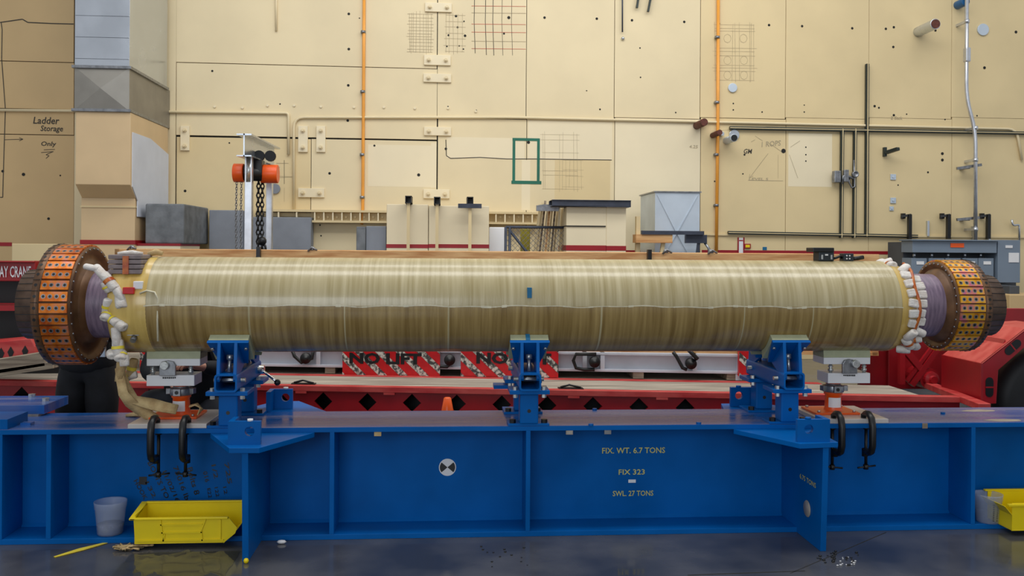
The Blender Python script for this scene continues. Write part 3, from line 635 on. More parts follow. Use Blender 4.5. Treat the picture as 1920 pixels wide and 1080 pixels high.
tbox(mb,xs[-1]+dx/2,XR,zb,ztp,0,.02)
mb.build('side_beam',RED,e)
mb=MB(); tbox(mb,XL,XR,zb-.03,zb,-.04,.12); mb.build('lower_flange',RED,e)
mb=MB(); tbox(mb,XL,XR,.18,ztp-.02,.35,.37); mb.build('inner_web',BLACK,e)
mb=MB(); tbox(mb,XL,XR,zt-.05,zt,-.03,.06); mb.build('top_rail',REDW,e,.004)
mb=MB(); tbox(mb,XL,XR-.3,zt-.04,zt-.004,.06,.62); mb.build('deck_plank',DECK,e)
mb=MB(); tbox(mb,XL,XR-.9,zt-.05,zt+.002,.62,.72); mb.build('inner_rail',REDW,e,.004)
mb=MB(); tbox(mb,XL,XR-1.2,zt-.05,zt-.006,.72,2.3); mb.build('deck_plank',DECK,e)
for x in (400,565,730,1075,1240): 
    X=T.pt(x,735).x; mb=MB(); tbox(mb,X-.05,X+.05,ztp-.02,ztp,-.03,.0); mb.build('tie_bracket',REDW,e)
for (x,) in ((565,),(1070,)):
    X=T.pt(x,727).x; mb=MB(); tbox(mb,X-.1,X+.12,zt,zt+.006,.03,.12); mb.tube([T.at(X-.08,-.07,zt+.01),T.at(X,-.09,zt+.03),T.at(X+.1,-.07,zt+.01)],.01,6); mb.build('chain_slot',BLACK,e)
for c_ in (.6,1.8,3.0,-1.2,-2.6):
    for n in (.5,2.0):
        mb=MB(); tbox(mb,c_-.06,c_+.06,0,zb-.03,n,n+.1); mb.build('support_leg',RED,e)
# right end of the trailer
def tri(pts,z0,z1,m,name):
    b=MB(); b.prism([(p.x,p.y) for p in pts],'z',z0,z1); return b.build(name,m,e,.004)
tri([atZ(1700,705,zt),atZ(1712,703,zt),atZ(1858,758,zt),atZ(1835,758,zt)],zt-.05,zt+.004,REDW,'ramp_edge')
A=Plane(8.3)
mb=MB(); X0,X1,Z0,Z1=A.rect(1640,640,1700,712); mb.box(X0,X1,8.6,8.66,zt-.1,1.2); X0,X1,Z0,Z1=A.rect(1690,620,1860,732); mb.box(X0,X1+.5,8.55,8.62,zt-.1,1.25); mb.build('gooseneck_plate',RED,e,.006)
mb=MB(); mb.bar(A.pt(1700,660),A.pt(1737,705),.05,.06); mb.bar(A.pt(1708,722),A.pt(1755,655),.06,.05); mb.bar(A.pt(1700,715),A.pt(1748,650),.03,.03); mb.bar(A.pt(1690,720),A.pt(1690,640),.05,.05); mb.build('brace',RED,e)
p=A.pt(1742,710); mb=MB(); mb.lathe([(-.10,0),(-.10,.035),(-.07,.04),(-.06,.07),(-.02,.075),(-.02,.1),(.25,.1)],p,'y',20,sm=False); mb.build('hub',RED,e)
FY=7.4; F_=Plane(FY)
def fp(x,y): q=F_.pt(x,y); return (q.x,q.z)
prof=[fp(1842,757),fp(1842,681),fp(1925,616),fp(1990,612),fp(1990,640),fp(1925,648),fp(1872,694),fp(1868,757)]
mb=MB(); mb.prism(prof,'y',FY,FY+.03); mb.build('fender_side',RED,e,.004)
mb=MB(); a=fp(1842,681);b_=fp(1925,616);c_=fp(1842,757)
def sheet(b,p,q_,y0,y1,t=.015):
    b.hexa([(p[0],y0,p[1]-t),(q_[0],y0,q_[1]-t),(q_[0],y1,q_[1]-t),(p[0],y1,p[1]-t),(p[0],y0,p[1]),(q_[0],y0,q_[1]),(q_[0],y1,q_[1]),(p[0],y1,p[1])])
sheet(mb,a,b_,FY,FY+.62); sheet(mb,b_,fp(1990,612),FY,FY+.62); mb.build('fender_top',REDW,e,.004)  # same red as the sides, with overhead light put into its colour
mb=MB(); mb.box(a[0]-.012,a[0]+.003,FY,FY+.62,c_[1],a[1]); mb.build('fender_end',RED,e,.004)
mb=MB(); t=.55; q0=(a[0]+(b_[0]-a[0])*t,a[1]+(b_[1]-a[1])*t); q1=(a[0]+(b_[0]-a[0])*(t+.05),a[1]+(b_[1]-a[1])*(t+.05)+.02); sheet(mb,q0,q1,FY+.05,FY+.62,.03); mb.build('fender_step',RED,e)
for (cx,cy,an) in ((1855,726,90),(1899,651,40)):
    mb=MB(); p=F_.pt(cx,cy); d=Vector((math.cos(math.radians(an)),0,math.sin(math.radians(an)))); w_=.035; L=.085
    n_=Vector((-d.z,0,d.x)); pts=[]
    for k in range(8): th=math.pi*k/7; pts.append(p+d*(L-w_)+ (n_*math.cos(th)+d*math.sin(th))*w_)
    for k in range(8): th=math.pi+math.pi*k/7; pts.append(p-d*(L-w_)+ (n_*math.cos(th)+d*math.sin(th))*w_)
    mb.add([q_+Vector((0,-.004,0)) for q_ in pts]+[q_+Vector((0,.002,0)) for q_ in pts],[tuple(range(16))]+[(i,(i+1)%16,(i+1)%16+16,i+16) for i in range(16)]); mb.build('slot',BLACK,e)
    mb=MB(); mb.bar(p-n_*w_,p+n_*w_,.012,.012); mb.build('slot_bar',RED,e)
for i,x in enumerate((1965,)):
    p=F_.pt(x,720); p.y=FY+.3; p.z=.48; p.x+=.16
    mb=MB(); mb.lathe([(-.15,.2),(-.15,.40),(-.11,.48),(.11,.48),(.15,.40),(.15,.2)],p,'y',40); o=mb.build('tyre',RUBBER,e)
    mb=MB(); mb.lathe([(-.1,0),(-.12,.08),(-.06,.18),(-.14,.22)],p,'y',24); mb.build('wheel_rim',REDW,o)
# left neck of the trailer with the sign
A=Plane(8.7); 
mb=MB(); X0,X1,Z0,Z1=A.rect(-120,489,66,527); mb.box(X0,X1,8.7,8.85,Z0,Z1); mb.box(X0,X1,8.66,8.7,Z1-.015,Z1); s1=mb.build('sign_beam',RED,e,.006)
mb=MB(); p=A.pt(-8,523,.008); lettering(mb,'BAY CRANE',A.pt(-7,520,.008),(A.pt(58,520)-A.pt(-7,520)).x,.105); mb.build('lettering',WHITE,s1)
mb=MB(); X0,X1,Z0,Z1=A.rect(-120,573,40,583); mb.box(X0,X1,8.72,9.1,Z0,Z1); mb.build('shelf_rail',RED,e)
mb=MB(); X0,X1,Z0,Z1=A.rect(-120,527,80,640); mb.box(X0,X1,9.15,9.2,.5,Z1); mb.build('neck_back_plate',BLACK,e)
A=Plane(8.35); mb=MB(); pts=[A.pt(-120,648),A.pt(-60,645),A.pt(0,640),A.pt(58,634),A.pt(66,650),A.pt(66,690),A.pt(-120,690)]; mb.prism([(q_.x,q_.z) for q_ in pts],'y',8.35,8.75); mb.build('neck_arch',REDW,e,.01)
for x,y in ((2,662),(20,660),(47,658)):
    mb=MB(); p=A.pt(x,y,.004); mb.add([p+Vector((0,0,.05)),p+Vector((.028,0,0)),p+Vector((0,0,-.07)),p+Vector((-.028,0,0))],[(0,1,2,3)]); mb.build('diamond_cutout',BLACK,e)
# weathered timbers at left, on the deck
for (p0,p1,w_,h_,l) in (((-40,692),(88,672),.16,.12,'upper weathered timber lying across the red trailer at left'),((-40,703),(104,683),.16,.06,'lower weathered plank lying across the red trailer at left')):
    a=Plane(8.05).pt(*p0); b_=Plane(8.0).pt(*p1); mb=MB(); d=(b_-a); a2=Vector((a.x,a.y,a.z));
    M=Matrix.Translation((a+b_)/2)@Matrix.Rotation(-math.atan2(d.z,d.x),4,'Y'); mb.obox(M,d.length/2,w_/2,h_/2); tag(mb.build('timber',WOODO,None,.004),l,'timber','timbers at left')

# ================================================================ CRATE on white frame
CN=.82 # distance behind trailer side
def cb(b,x0,y0,x1,y1,n0,n1,m=0,z0=None,z1=None): T.box(b,x0,y0,x1,y1,-n1,-n0,m,z0,z1)
TC=Plane(T.y0+CN,T.k)
XA=TC.pt(214,600).x; XB=TC.pt(1648,600).x; zf0=TC.pt(900,692).z; zf1=TC.pt(1300,662).z; ztopc=TC.pt(960,472).z
e=E('wooden_crate',(0,TC.y0+.5,zf1),'long pine crate on a white steel frame, only its top rail showing above the tube','crate')
mb=MB(); TC.xbox(mb,XA,XB,zf1,ztopc-.13,-1.1,-.03); mb.build('side_panel',WOOD,e)
mb=MB(); n=0; TC.xbox(mb,XA,XB,ztopc-.13,ztopc,-.06,.0); TC.xbox(mb,XA,XB,ztopc-.13,ztopc,-1.1,-1.04); mb.build('top_rail',WOOD,e,.004)
mb=MB(); TC.xbox(mb,XA,XA+.05,zf1,ztopc,-1.1,.0); TC.xbox(mb,XB-.06,XB,zf1,ztopc-.13,-1.1,.0); mb.build('end_post',WOOD,e,.004)
mb=MB(); TC.xbox(mb,XA,XB,zf1,zf1+.03,-.03,.0); mb.build('lower_board',WOOD,e)
for x in (486,1216): 
    p=TC.pt(x,478); mb=MB(); mb.prism([(p.x-.04,ztopc-.13),(p.x+.04,ztopc-.13),(p.x+.018,ztopc-.06),(p.x+.018,ztopc+.03),(p.x-.018,ztopc+.03),(p.x-.018,ztopc-.06)],'y',p.y-.06,p.y-.0); mb.build('toggle_clamp',BLACK,e)
for x in (246,585,1250,1335): 
    p=TC.pt(x,472); mb=MB(); mb.ball((p.x,p.y+.03,ztopc+.01),.03,8); mb.tube([(p.x-.04,p.y,ztopc-.01),(p.x,p.y-.01,ztopc+.03),(p.x+.05,p.y,ztopc)],.01,6); mb.build('latch',GRIM,e)
e=E('transport_frame',(0,TC.y0+.5,DZ),'white steel transport frame under the crate on wood blocks','frame')
X0=TC.pt(470,680).x; XE=TC.pt(1388,680).x; X00=TC.pt(268,680).x
mb=MB(); TC.xbox(mb,X00,XE,zf1-.025,zf1,-1.05,.06); TC.xbox(mb,X00,XE,zf0,zf0+.025,-1.05,.06); TC.xbox(mb,X00,XE,zf0,zf1,-.02,.0); mb.build('side_channel',FRAMEW,e,.004)
for x in (598,870,1095,1128,1300,1385):
    X=TC.pt(x,680).x; mb=MB(); TC.xbox(mb,X-.02,X+.02,zf0,zf1,0,.055); mb.build('stiffener',FRAMEW,e)
mb=MB(); X=TC.pt(1382,700).x; TC.xbox(mb,X-.03,X+.03,DZ,zf0,-.1,.055); mb.build('foot',FRAMEW,e)
for x in (300,620,1020,1195,1370):
    X=TC.pt(x,700).x; mb=MB(); TC.xbox(mb,X-.05,X+.05,DZ+.001,zf0,-1.0,.05); mb.build('wood_chock',WOODO,e)
# air hoses on the frame
for i,(pts,cx,cy) in enumerate([([(547,655),(552,668),(565,680),(585,672),(588,655)],573,672),([(810,660),(812,680),(825,687),(838,688),(845,680)],843,675),([(1118,664),(1080,664),(1075,676),(1080,690),(1095,693),(1115,693)],1115,679),([(1262,660),(1268,668),(1280,690),(1288,693)],1296,682),([(1290,655),(1300,665),(1308,673)],1296,682)]):
    if i==4: continue
    p=TC.pt(cx,cy,.1); e2=E('strap_winch',(p.x,p.y,p.z-.1),['black winch wheel with looped strap, leftmost on the white frame','black winch wheel between the two striped panels','black winch wheel with round black loop right of the middle saddle','black winch wheel with twisted strap, rightmost on the white frame'][i],'winch','strap winches on the white frame')
    mb=MB(); mb.lathe([(.05,0),(.05,.05),(0,.055),(-.02,.05),(-.02,.02),(-.03,.02),(-.03,0)],p,'y',20); mb.cyl(p,p+Vector((0,.1,0)),.02,n=8); mb.build('wheel',BLACK,e2)
    P_=[TC.pt(x,y,.1) for x,y in pts]; mb=MB(); mb.tube(P_,.017,8); mb.build('strap',BLACK,e2)
    if i==3: mb=MB(); mb.tube([TC.pt(x,y,.12) for x,y in ((1290,655),(1300,665),(1308,674))],.02,8); mb.build('strap',BLACK,e2)
# striped NO LIFT panels
def clip(poly,x0,x1,z0,z1):
    for (ax,val,sg) in ((0,x0,1),(0,x1,-1),(1,z0,1),(1,z1,-1)):
        out=[]
        for i in range(len(poly)):
            a=poly[i];b_=poly[(i+1)%len(poly)]; ia=(a[ax]-val)*sg>=0; ib=(b_[ax]-val)*sg>=0
            if ia: out.append(a)
            if ia!=ib:
                t=(val-a[ax])/(b_[ax]-a[ax]); out.append((a[0]+(b_[0]-a[0])*t,a[1]+(b_[1]-a[1])*t))
        poly=out
        if len(poly)<3: return None
    return poly
def striped(x0,x1,y1,label,text,tx0,tx1,d=.12):
    zb=TC.pt((x0+x1)/2,y1,d).z; X0=TC.pt(x0,685,d).x; X1=TC.pt(x1,685,d).x; zt_=zb+.30
    e=E('striped_panel',TC.at((X0+X1)/2,d,zb),label,'panel','red and white striped warning panels')
    mb=MB(); TC.xbox(mb,X0,X1,zb,zt_,d-.05,d); mb.build('board',REFR,e,.003)
    mb=MB(); H=zt_-zb; per=.205; wd=.085; x=X0-H*1.2
    while x<X1+.1:
        pl=clip([(x,zt_),(x+wd,zt_),(x+wd+H*1.05,zb),(x+H*1.05,zb)],X0,X1,zb,zt_)
        if pl: mb.add([TC.at(a,d+.002,b_) for a,b_ in pl],[tuple(range(len(pl)))])
        x+=per
    mb.build('white_stripes',REFW,e)
    if text:
        mb=MB(); a=TC.pt(tx0,682,d+.004); lettering(mb,text,a,TC.pt(tx1,682,d).x-a.x,.11,ux=Vector((1,T.k,0)).normalized(),bold=.045); mb.build('lettering',BLACK,e)
striped(642,825,706,'red and white striped panel reading NO LIFT, left of the middle saddle','NO LIFT',655,792)
striped(864,1047,707,'red and white striped panel partly hidden behind the middle saddle','NO LIFT',893,1035)
striped(262,300,702,'narrow end of a striped panel behind the left jack',None,0,0); striped(1386,1420,706,'narrow end of a striped panel beside the right rear saddle',None,0,0)

# traffic cone
p=Plane(7.0).pt(839,745); X=p.x; zt_=p.z
e=E('traffic_cone',(X,7.0,0),'orange traffic cone with white collar standing behind the blue beam','cone')
mb=MB(); mb.box(X-.18,X+.18,6.82,7.18,0,.03); mb.build('base',BLACK,e,.01)
mb=MB(); mb.lathe([(.03,.14),(zt_-.10,.046),(zt_-.005,.028),(zt_,.02),(zt_,0)],(X,7.0,0),'z',24); mb.build('body',JORANGE,e)
mb=MB(); mb.lathe([(zt_-.25,.073),(zt_-.105,.0475)],(X,7.0,0),'z',24); mb.build('collar',WHITE,e)

# ================================================================ BLUE BEAM
Y0,Y1,YC=5.67,6.23,5.95; ZT_,ZU=.694,.664; BX0,BX1=-4.6,6.2
e=E('steel_fixture_beam',(.5,YC,0),'long blue painted steel I-beam fixture standing on the floor','steel beam')
BEAM=e
mb=MB(); mb.box(BX0,BX1,Y0,Y1,ZU,ZT_-.002,0); mb.box(BX0,BX1,Y0+.004,Y1-.004,ZT_-.002,ZT_,1); mb.build('top_flange',[BLUE,BLUEW],e,.002)
mb=MB(); mb.box(BX0,BX1,Y0,Y1,0,.032); mb.build('bottom_flange',BLUE,e,.002)
mb=MB(); mb.box(BX0,BX1,YC-.012,YC+.012,.032,ZU); mb.build('web',BLUE,e)
mb=MB(); mb.prism([(YC-.012,.032),(YC-.03,.032),(YC-.012,.05)],'x',BX0,BX1); mb.build('weld_bead',BLUE,e)
for x in (-4.3,-3.1,-2.67,-2.386,-.693,.525,3.437,4.7,6.0):
    for (ya,yb) in ((Y0,YC-.012),(YC+.012,Y1)):
        mb=MB(); mb.box(x-.014,x+.014,ya,yb,.032,ZU); mb.build('stiffener',BLUE,e,.002)
# outrigger plates and legs
for (pts,name) in (([(-1.43,Y0),(-1.22,5.25),(-1.05,5.245),(-.80,Y0)],'gusset_plate'),([(1.84,Y0),(2.10,5.23),(2.345,5.26),(2.36,Y0)],'gusset_plate')):
    mb=MB(); mb.prism(pts,'z',ZU-.03,ZU); mb.build(name,BLUE,e,.002)
    mb=MB(); mb.prism([(x,2*YC-y) for x,y in pts] if pts[0][0]<0 else [(1.95,Y1),(2.0,6.45),(2.3,6.45),(2.5,Y1)],'z',ZT_-.03,ZT_-.001); mb.build(name,BLUE,e,.002)
for x,hy in ((-1.135,None),(2.276,5.45)):
    mb=MB(); mb.prism([(5.27,ZU-.03),(5.30,0),(Y0,0),(Y0,.032),(YC-.012,.032),(YC-.012,ZU),(Y0,ZU-.03)],'x',x-.018,x+.018)
    lg=mb.build('outrigger_leg',BLUE,e,.002)
    mb=MB(); mb.prism([(6.60,ZU-.03),(6.60,0),(Y1,0),(Y1,.032),(YC+.012,.032),(YC+.012,ZU),(Y1,ZU-.03)],'x',x-.018,x+.018); mb.build('outrigger_leg',BLUE,e,.002)
    if hy:
        mb=MB(); mb.lathe([(-.0195,.052),(-.0245,.048),(-.0245,.0)],(x,5.50,.20),'x',24); mb.build('hole_ring',SCUFF,lg)
        mb=MB(); lettering(mb,'6.75 TONS',(x-.0195,5.62,.36),.25,.032,ux=Vector((0,-1,0))); mb.build('lettering',YLET,lg)
    else:
        mb=MB(); mb.ball((x+.01,5.275,.014),.016,8); mb.build('yellow_foot_tip',YEL,lg)
# lugs
def lug(x0,x1,y,z,side,rear,label):
    p=E('lifting_lug',((x0+x1)/2,y,z))
    p.parent=BEAM; p.matrix_parent_inverse=Matrix.Identity(4)
    bpy.data.objects.remove(p)
    mb=MB(); cx=(x0+x1)/2+(.015 if side<0 else -.015); cz=z+.078; hr=.028; n=16; H=.135
    y0,y1=(y,y+.03) if not rear else (y-.03,y)
    ring=[(cx+hr*math.cos(2*math.pi*k/n),cz+hr*math.sin(2*math.pi*k/n)) for k in range(n)]
    def edge(k):
        a=2*math.pi*k/n; c_,s_=math.cos(a),math.sin(a); t=min(((x1-cx)/c_ if c_>1e-9 else ((x0-cx)/c_ if c_<-1e-9 else 9)),((z+H-cz)/s_ if s_>1e-9 else ((z-cz)/s_ if s_<-1e-9 else 9))); return (cx+c_*t,cz+s_*t)
    out=[edge(k) for k in range(n)]
    cor=[(x1,z+H),(x0,z+H),(x0,z),(x1,z)]
    for yy in (y0,y1):
        for k in range(n):
            a=out[k];b_=out[(k+1)%n]; poly=[ring[k],a]
            for c_ in cor:
                if abs(a[0]-b_[0])>1e-6 and abs(a[1]-b_[1])>1e-6 and ((abs(a[0]-c_[0])<1e-6 and abs(b_[1]-c_[1])<1e-6) or (abs(b_[0]-c_[0])<1e-6 and abs(a[1]-c_[1])<1e-6)): poly.append(c_)
            poly+= [b_,ring[(k+1)%n]]; mb.add([(q_[0],yy,q_[1]) for q_ in poly],[tuple(range(len(poly)))])
    for k in range(n): mb.add([(ring[k][0],y0,ring[k][1]),(ring[(k+1)%n][0],y0,ring[(k+1)%n][1]),(ring[(k+1)%n][0],y1,ring[(k+1)%n][1]),(ring[k][0],y1,ring[k][1])],[(0,1,2,3)])
    for j in range(4): a=cor[j];b_=cor[(j+1)%4]; mb.add([(a[0],y0,a[1]),(b_[0],y0,b_[1]),(b_[0],y1,b_[1]),(a[0],y1,a[1])],[(0,1,2,3)])
    xs_=(x0-.03,x0) if side<0 else (x1,x1+.03)
    ys_=(y,y+.15) if not rear else (y-.15,y)
    mb.box(xs_[0],xs_[1],ys_[0],ys_[1],z,z+H); l=mb.build('lifting_lug',BLUE,BEAM); l['label']=label
    mb=MB(); mb.cyl((cx,(y0+y1)/2,z+H),(cx,(y0+y1)/2,z+H+.012),.018,n=6); mb.build('jack_screw',BLUE if side>0 else WHITE,l)
lug(-1.215,-1.06,5.33,ZU,-1,False,'left front lifting lug'); lug(2.10,2.27,5.27,ZU,1,False,'right front lifting lug')
lug(-1.17,-1.045,6.36,ZT_,-1,True,'left rear lifting lug'); lug(2.03,2.18,6.35,ZT_,1,True,'right rear lifting lug')
# stencilled writing and target
mb=MB(); WB=Plane(YC-.0145)
def bl(s,x0,y0,x1,y1,rot=0):
    a,b_,z0,z1=WB.rect(x0,y0,x1,y1); p=WB.pt(x0,y1); lettering(mb,s,(a,p.y,z0),b_-a,z1-z0)
bl('FIX. WT. 6.7 TONS',1129,839,1247,850); bl('FIX 323',1160,880,1209,890); bl('SWL. 27 TONS',1149,920,1225,930)
mb.build('stencil_lettering',YLET,BEAM)
mb=MB(); WH=Plane(YC-.014); X0,X1,Z0,Z1=WH.rect(1178,899,1192,905); mb.box(X0,X1,WH.y0-.002,WH.y0,Z0,Z1); mb.build('white_sticker',WHITE,BEAM)
mb=MB(); pen=Plane(YC-.0142)
for (s,x,y,w_,h_,an) in (('BOLTS TO',276,868,74,9,-64),('11/02/16',304,885,62,8,-66),('75016 lb',324,876,66,9,-70),('Bolts 8',350,878,52,10,-74),('016',380,885,20,8,-76),('1/2',396,872,26,8,-78),('725',420,868,40,8,-80),('HOOK',250,902,40,8,-62),('132',272,905,32,7,-64),('E22',388,916,18,6,-80),('122',402,914,18,6,-80),('12',418,913,14,6,-80)):
    p=pen.pt(x,y); lettering(mb,s,p,w_*.00349,h_*.00349,rot=math.radians(an))
p=pen.pt(268,901); r_=.024; mb.add([p+Vector((-r_,0,-r_)),p+Vector((r_,0,-r_*1.2)),p+Vector((r_,0,r_)),p+Vector((-r_,0,r_))],[(0,1,2,3)])
mb.build('marker_writing',BLACK,BEAM)
p=Plane(YC-.013).pt(839,876); o=E('survey_target',(p.x,p.y,p.z-.055),'round black and white survey target stuck on the beam web','target')
mb=MB(); mb.cyl(p,p+Vector((0,-.003,0)),.056,n=32); mb.build('disc',WHITE,o)
mb=MB()
for a0 in (-40,140):
    q_=p+Vector((0,-.0045,0)); mb.add([q_]+[q_+Vector((.050*math.cos(math.radians(a0+k*10)),0,.050*math.sin(math.radians(a0+k*10)))) for k in range(9)],[tuple(range(10))])
mb.build('black_quadrants',BLACK,o)
# small blocks and bolts under/over the flange
for (x,y,l,m) in ((1140,816,'small grey magnet under the beam flange left of the stencilled words',GRIM),(1068,815,'tilted pale scrap clipped under the beam flange',SCUFF),(708,818,'small tan scrap under the beam flange',TANW),(1734,800,'small brown tape piece on the beam edge',WOODO)):
    p=Plane(Y0).pt(x,y); mb=MB(); 
    if y>805: mb.box(p.x-.022,p.x+.022,Y0+.005,Y0+.03,ZU-.028,ZU)
    else: mb.box(p.x-.018,p.x+.018,Y0-.004,Y0,ZU-.005,ZT_)
    tag(mb.build('small_scrap',m,None,.002),l,'scrap')
for (x,y) in ((497,768),(1115,769),(1108,798) ,(1310,795),(1768,776)):
    q_=atZ(x,y,ZT_); mb=MB(); mb.cyl((q_.x,q_.y,ZT_),(q_.x,q_.y,ZT_+.012),.016,n=6,sm=False); mb.build('set_screw',BLUE,BEAM)
for (x0,y0,x1,y1,n) in ((1795,766,1875,774,9),(1840,784,1925,792,9)):
    mb=MB(); a=atZ((x0+x1)/2,(y0+y1)/2,ZT_+.0008); hx=(x1-x0)*.0017; hy=.045
    mb.add([(a.x+hx*math.cos(2*math.pi*k/n)*R.uniform(.8,1.1),a.y+hy*math.sin(2*math.pi*k/n)*R.uniform(.7,1.1),a.z) for k in range(n)],[tuple(range(n))]); mb.build('scraped_patch',SCUFF,BEAM)
# raised blue blocks at far left
o=E('riser_block',(-2.9,6.35,ZT_),'blue riser block with two bolts on the back edge of the beam at left','block')
mb=MB(); rx=Plane(6.12).pt(83,762).x; mb.box(-3.6,rx,6.12,6.5,ZT_+.012,.765); mb.build('body',BLUEW,o,.002); mb=MB(); mb.box(-3.58,rx-.03,6.10,6.48,ZT_,ZT_+.012); mb.build('shim',SCUFF,o)
for (x,y) in ((60,744),(86,752)):
    q_=atZ(x,y,.765); mb=MB(); mb.cyl((q_.x,q_.y,.765),(q_.x,q_.y,.785),.024,n=6,sm=False); mb.build('bolt',BOLT,o)
mb=MB(); rx=Plane(5.68).pt(14,790).x; mb.box(-3.5,rx,5.68,5.95,ZT_,.755); tag(mb.build('riser_block',BLUE,None,.002),'blue riser block on the front edge of the beam at left','block')
mb=MB(); mb.box(rx+.02,rx+.08,5.8,5.86,ZT_,ZT_+.015); tag(mb.build('blue_wedge',BLUEW),'small blue wedge beside the front riser block','wedge')

# ================================================================ SADDLES (cradle stands)
RT=.304; AZ=1.436
def saddle(cx,label,tilt=0):
    e=E('saddle_stand',(cx,YC,ZT_),label,'saddle stand','blue saddle stands under the tube')
    for s in (-1,1):
        py=YC+s*.235
        mb=MB(); mb.box(cx-.058,cx+.058,py-.058,py+.058,ZT_+.015,.9); pst=mb.build('post',BLUE,e,.008)
        mb=MB(); mb.cyl((cx,py-.0585,.79),(cx,py-.0575,.79),.012,n=12); mb.build('pin_hole',BLACK,pst)
        mb=MB(); mb.box(cx-.13,cx+.13,py-.11 if s>0 else Y0+.0,py+.10,ZT_,ZT_+.015); mb.build('base_plate',BLUE,e,.002)
        for dx in (-.1,.1):
            mb=MB(); yy=py-.085 if s<0 else py-.08; mb.cyl((cx+dx,max(yy,Y0+.03),ZT_+.015),(cx+dx,max(yy,Y0+.03),ZT_+.037),.02,n=6,sm=False); mb.build('bolt',BOLTBLK,e)
        mb=MB(); mb.box(cx-.125,cx+.125,py-.10,py+.10,.9,.925); mb.build('cap_plate',BLUE,e,.003)
        for dx in (-.09,.09):
            mb=MB(); mb.cyl((cx+dx,py-.075,.878),(cx+dx,py-.075,.945),.016,n=6,sm=False); mb.build('bolt',BOLT,e)
        # head: pad against the tube, backing plate, two ribs
        def P_(al,r): return (YC+s*r*math.cos(al),AZ-r*math.sin(al))
        a0,a1=math.radians(34),math.radians(72); nn=8
        inner=[P_(a0+(a1-a0)*k/nn,RT+.001) for k in range(nn+1)]; o0=P_(a0,RT+.055); o1=P_(a1,RT+.055)
        mb=MB(); mb.prism(inner+[o1,o0],'x',cx-.12,cx+.12); mb.build('pad',PAD,e,.002)
        b0=P_(a0,RT+.08); b1=P_(a1,RT+.08)
        mb=MB(); hw0,hw1=.125,.085
        def q(p,w_): return (cx+w_,p[0],p[1])
        mb.hexa([q(o1,-hw1),q(o1,hw1),q(b1,hw1),q(b1,-hw1),q(o0,-hw0),q(o0,hw0),q(b0,hw0),q(b0,-hw0)]); mb.build('backing_plate',BLUE,e,.002)
        for dx in (-.05,.05):
            mb=MB(); yf=YC+s*.345; top=b0
            pts=[top,(yf+s*.0,1.0),(YC+s*.335,.985),(YC+s*.20,1.035),b1]
            mb.prism(pts,'x',cx+dx-.010,cx+dx+.010); mb.build('rib',BLUE,e,.002)
            mb=MB(); c_=(cx+dx*2.0,)+tuple((b0[i]*.75+b1[i]*.25) for i in (0,1)); nrm=Vector((0,s*math.cos(math.radians(53)),-math.sin(math.radians(53))))
            mb.cyl(Vector(c_),Vector(c_)+nrm*.012,.011,n=6); mb.build('bolt',BOLT,e)
        mb=MB(); mb.cyl((cx,YC+s*.27,1.035),(cx,YC+s*.25,1.12),.012,n=8); mb.cyl((cx,YC+s*.25,1.11),(cx,YC+s*.245,1.14),.022,n=8); mb.build('adjuster_screw',BOLT,e)
        # side lock bolt
        mb=MB(); mb.cyl((cx-.095,YC+s*.25,.985),(cx+.095,YC+s*.25,.985),.014,n=8); mb.build('lock_bolt',BOLT,e)
    # rectangular cross tube open at both ends
    mb=MB(); w_,t=.068,.011; ya,yb=YC-.36,YC+.36; zb_,zt_=.925,1.035; r_=.02
    def rr(hw,z0,z1,r,k=4):
        pts=[]
        for (sx,zz,a) in ((1,z1,0),(-1,z1,90),(-1,z0,180),(1,z0,270)):
            for j in range(k+1):
                an=math.radians(a+90*j/k); cxx=cx+sx*(hw-r); czz=zz-r if zz==z1 else zz+r
                pts.append((cxx+r*math.cos(an),czz+r*math.sin(an)))
        return pts
    O=rr(w_,zb_,zt_,r_); I=rr(w_-t,zb_+t,zt_-t,r_-t*.6); n=len(O)
    for y in (ya,yb): mb.add([(p[0],y,p[1]) for p in O]+[(p[0],y,p[1]) for p in I],[(k,(k+1)%n,(k+1)%n+n,k+n) for k in range(n)])
    for L in (O,I): mb.add([(p[0],y,p[1]) for y in (ya,yb) for p in L],[(k,(k+1)%n,(k+1)%n+n,k+n) for k in range(n)])
    mb.build('cross_tube',BLUE,e)
    mb=MB(); mb.box(cx-w_+t,cx+w_-t,YC-.02,YC+.0,zb_+t,zt_-t); mb.build('divider',BLACK,e)
    mb=MB(); mb.cyl((cx-w_+t,ya+.1,zt_-.04),(cx+w_-t,ya+.1,zt_-.04),.006,n=6); mb.build('cross_pin',BOLT,e)
    return e
e=saddle(-1.322,'left blue saddle stand with a chrome lever, between the left jack and the striped panel')
mb=MB(); a=Plane(6.25).pt(490,693); b_=Plane(6.15).pt(520,717); mb.tube([a,b_],.009,8); mb.cyl(a+Vector((-.12,0,.0)),a+Vector((.02,0,0)),.03,n=12); mb.build('lever',CHROME,e)
mb=MB(); mb.ball(b_,.022,10); mb.build('lever_knob',BLACK,e)
e=saddle(.528,'middle blue saddle stand with blue tape on its pad')
mb=MB(); X0,X1,_,_=Plane(5.66).rect(986,633,994,646); o0=[(YC-r*math.cos(math.radians(33.6)),AZ-r*math.sin(math.radians(33.6))) for r in (RT,RT+.056)]
mb.hexa([(X0,o0[0][0],o0[0][1]),(X1,o0[0][0],o0[0][1]),(X1,o0[1][0],o0[1][1]-.006),(X0,o0[1][0],o0[1][1]-.006),(X0,o0[0][0],o0[0][1]+.002),(X1,o0[0][0],o0[0][1]+.002),(X1,o0[1][0],o0[1][1]+.002),(X0,o0[1][0],o0[1][1]+.002)]); mb.build('tape_strip',BTAPE,e)
mb=MB(); mb.box(.33,.43,6.1,6.22,.86,.885); mb.build('side_shelf',BLUE,e); 
saddle(2.205,'right blue saddle stand beside the right jack')

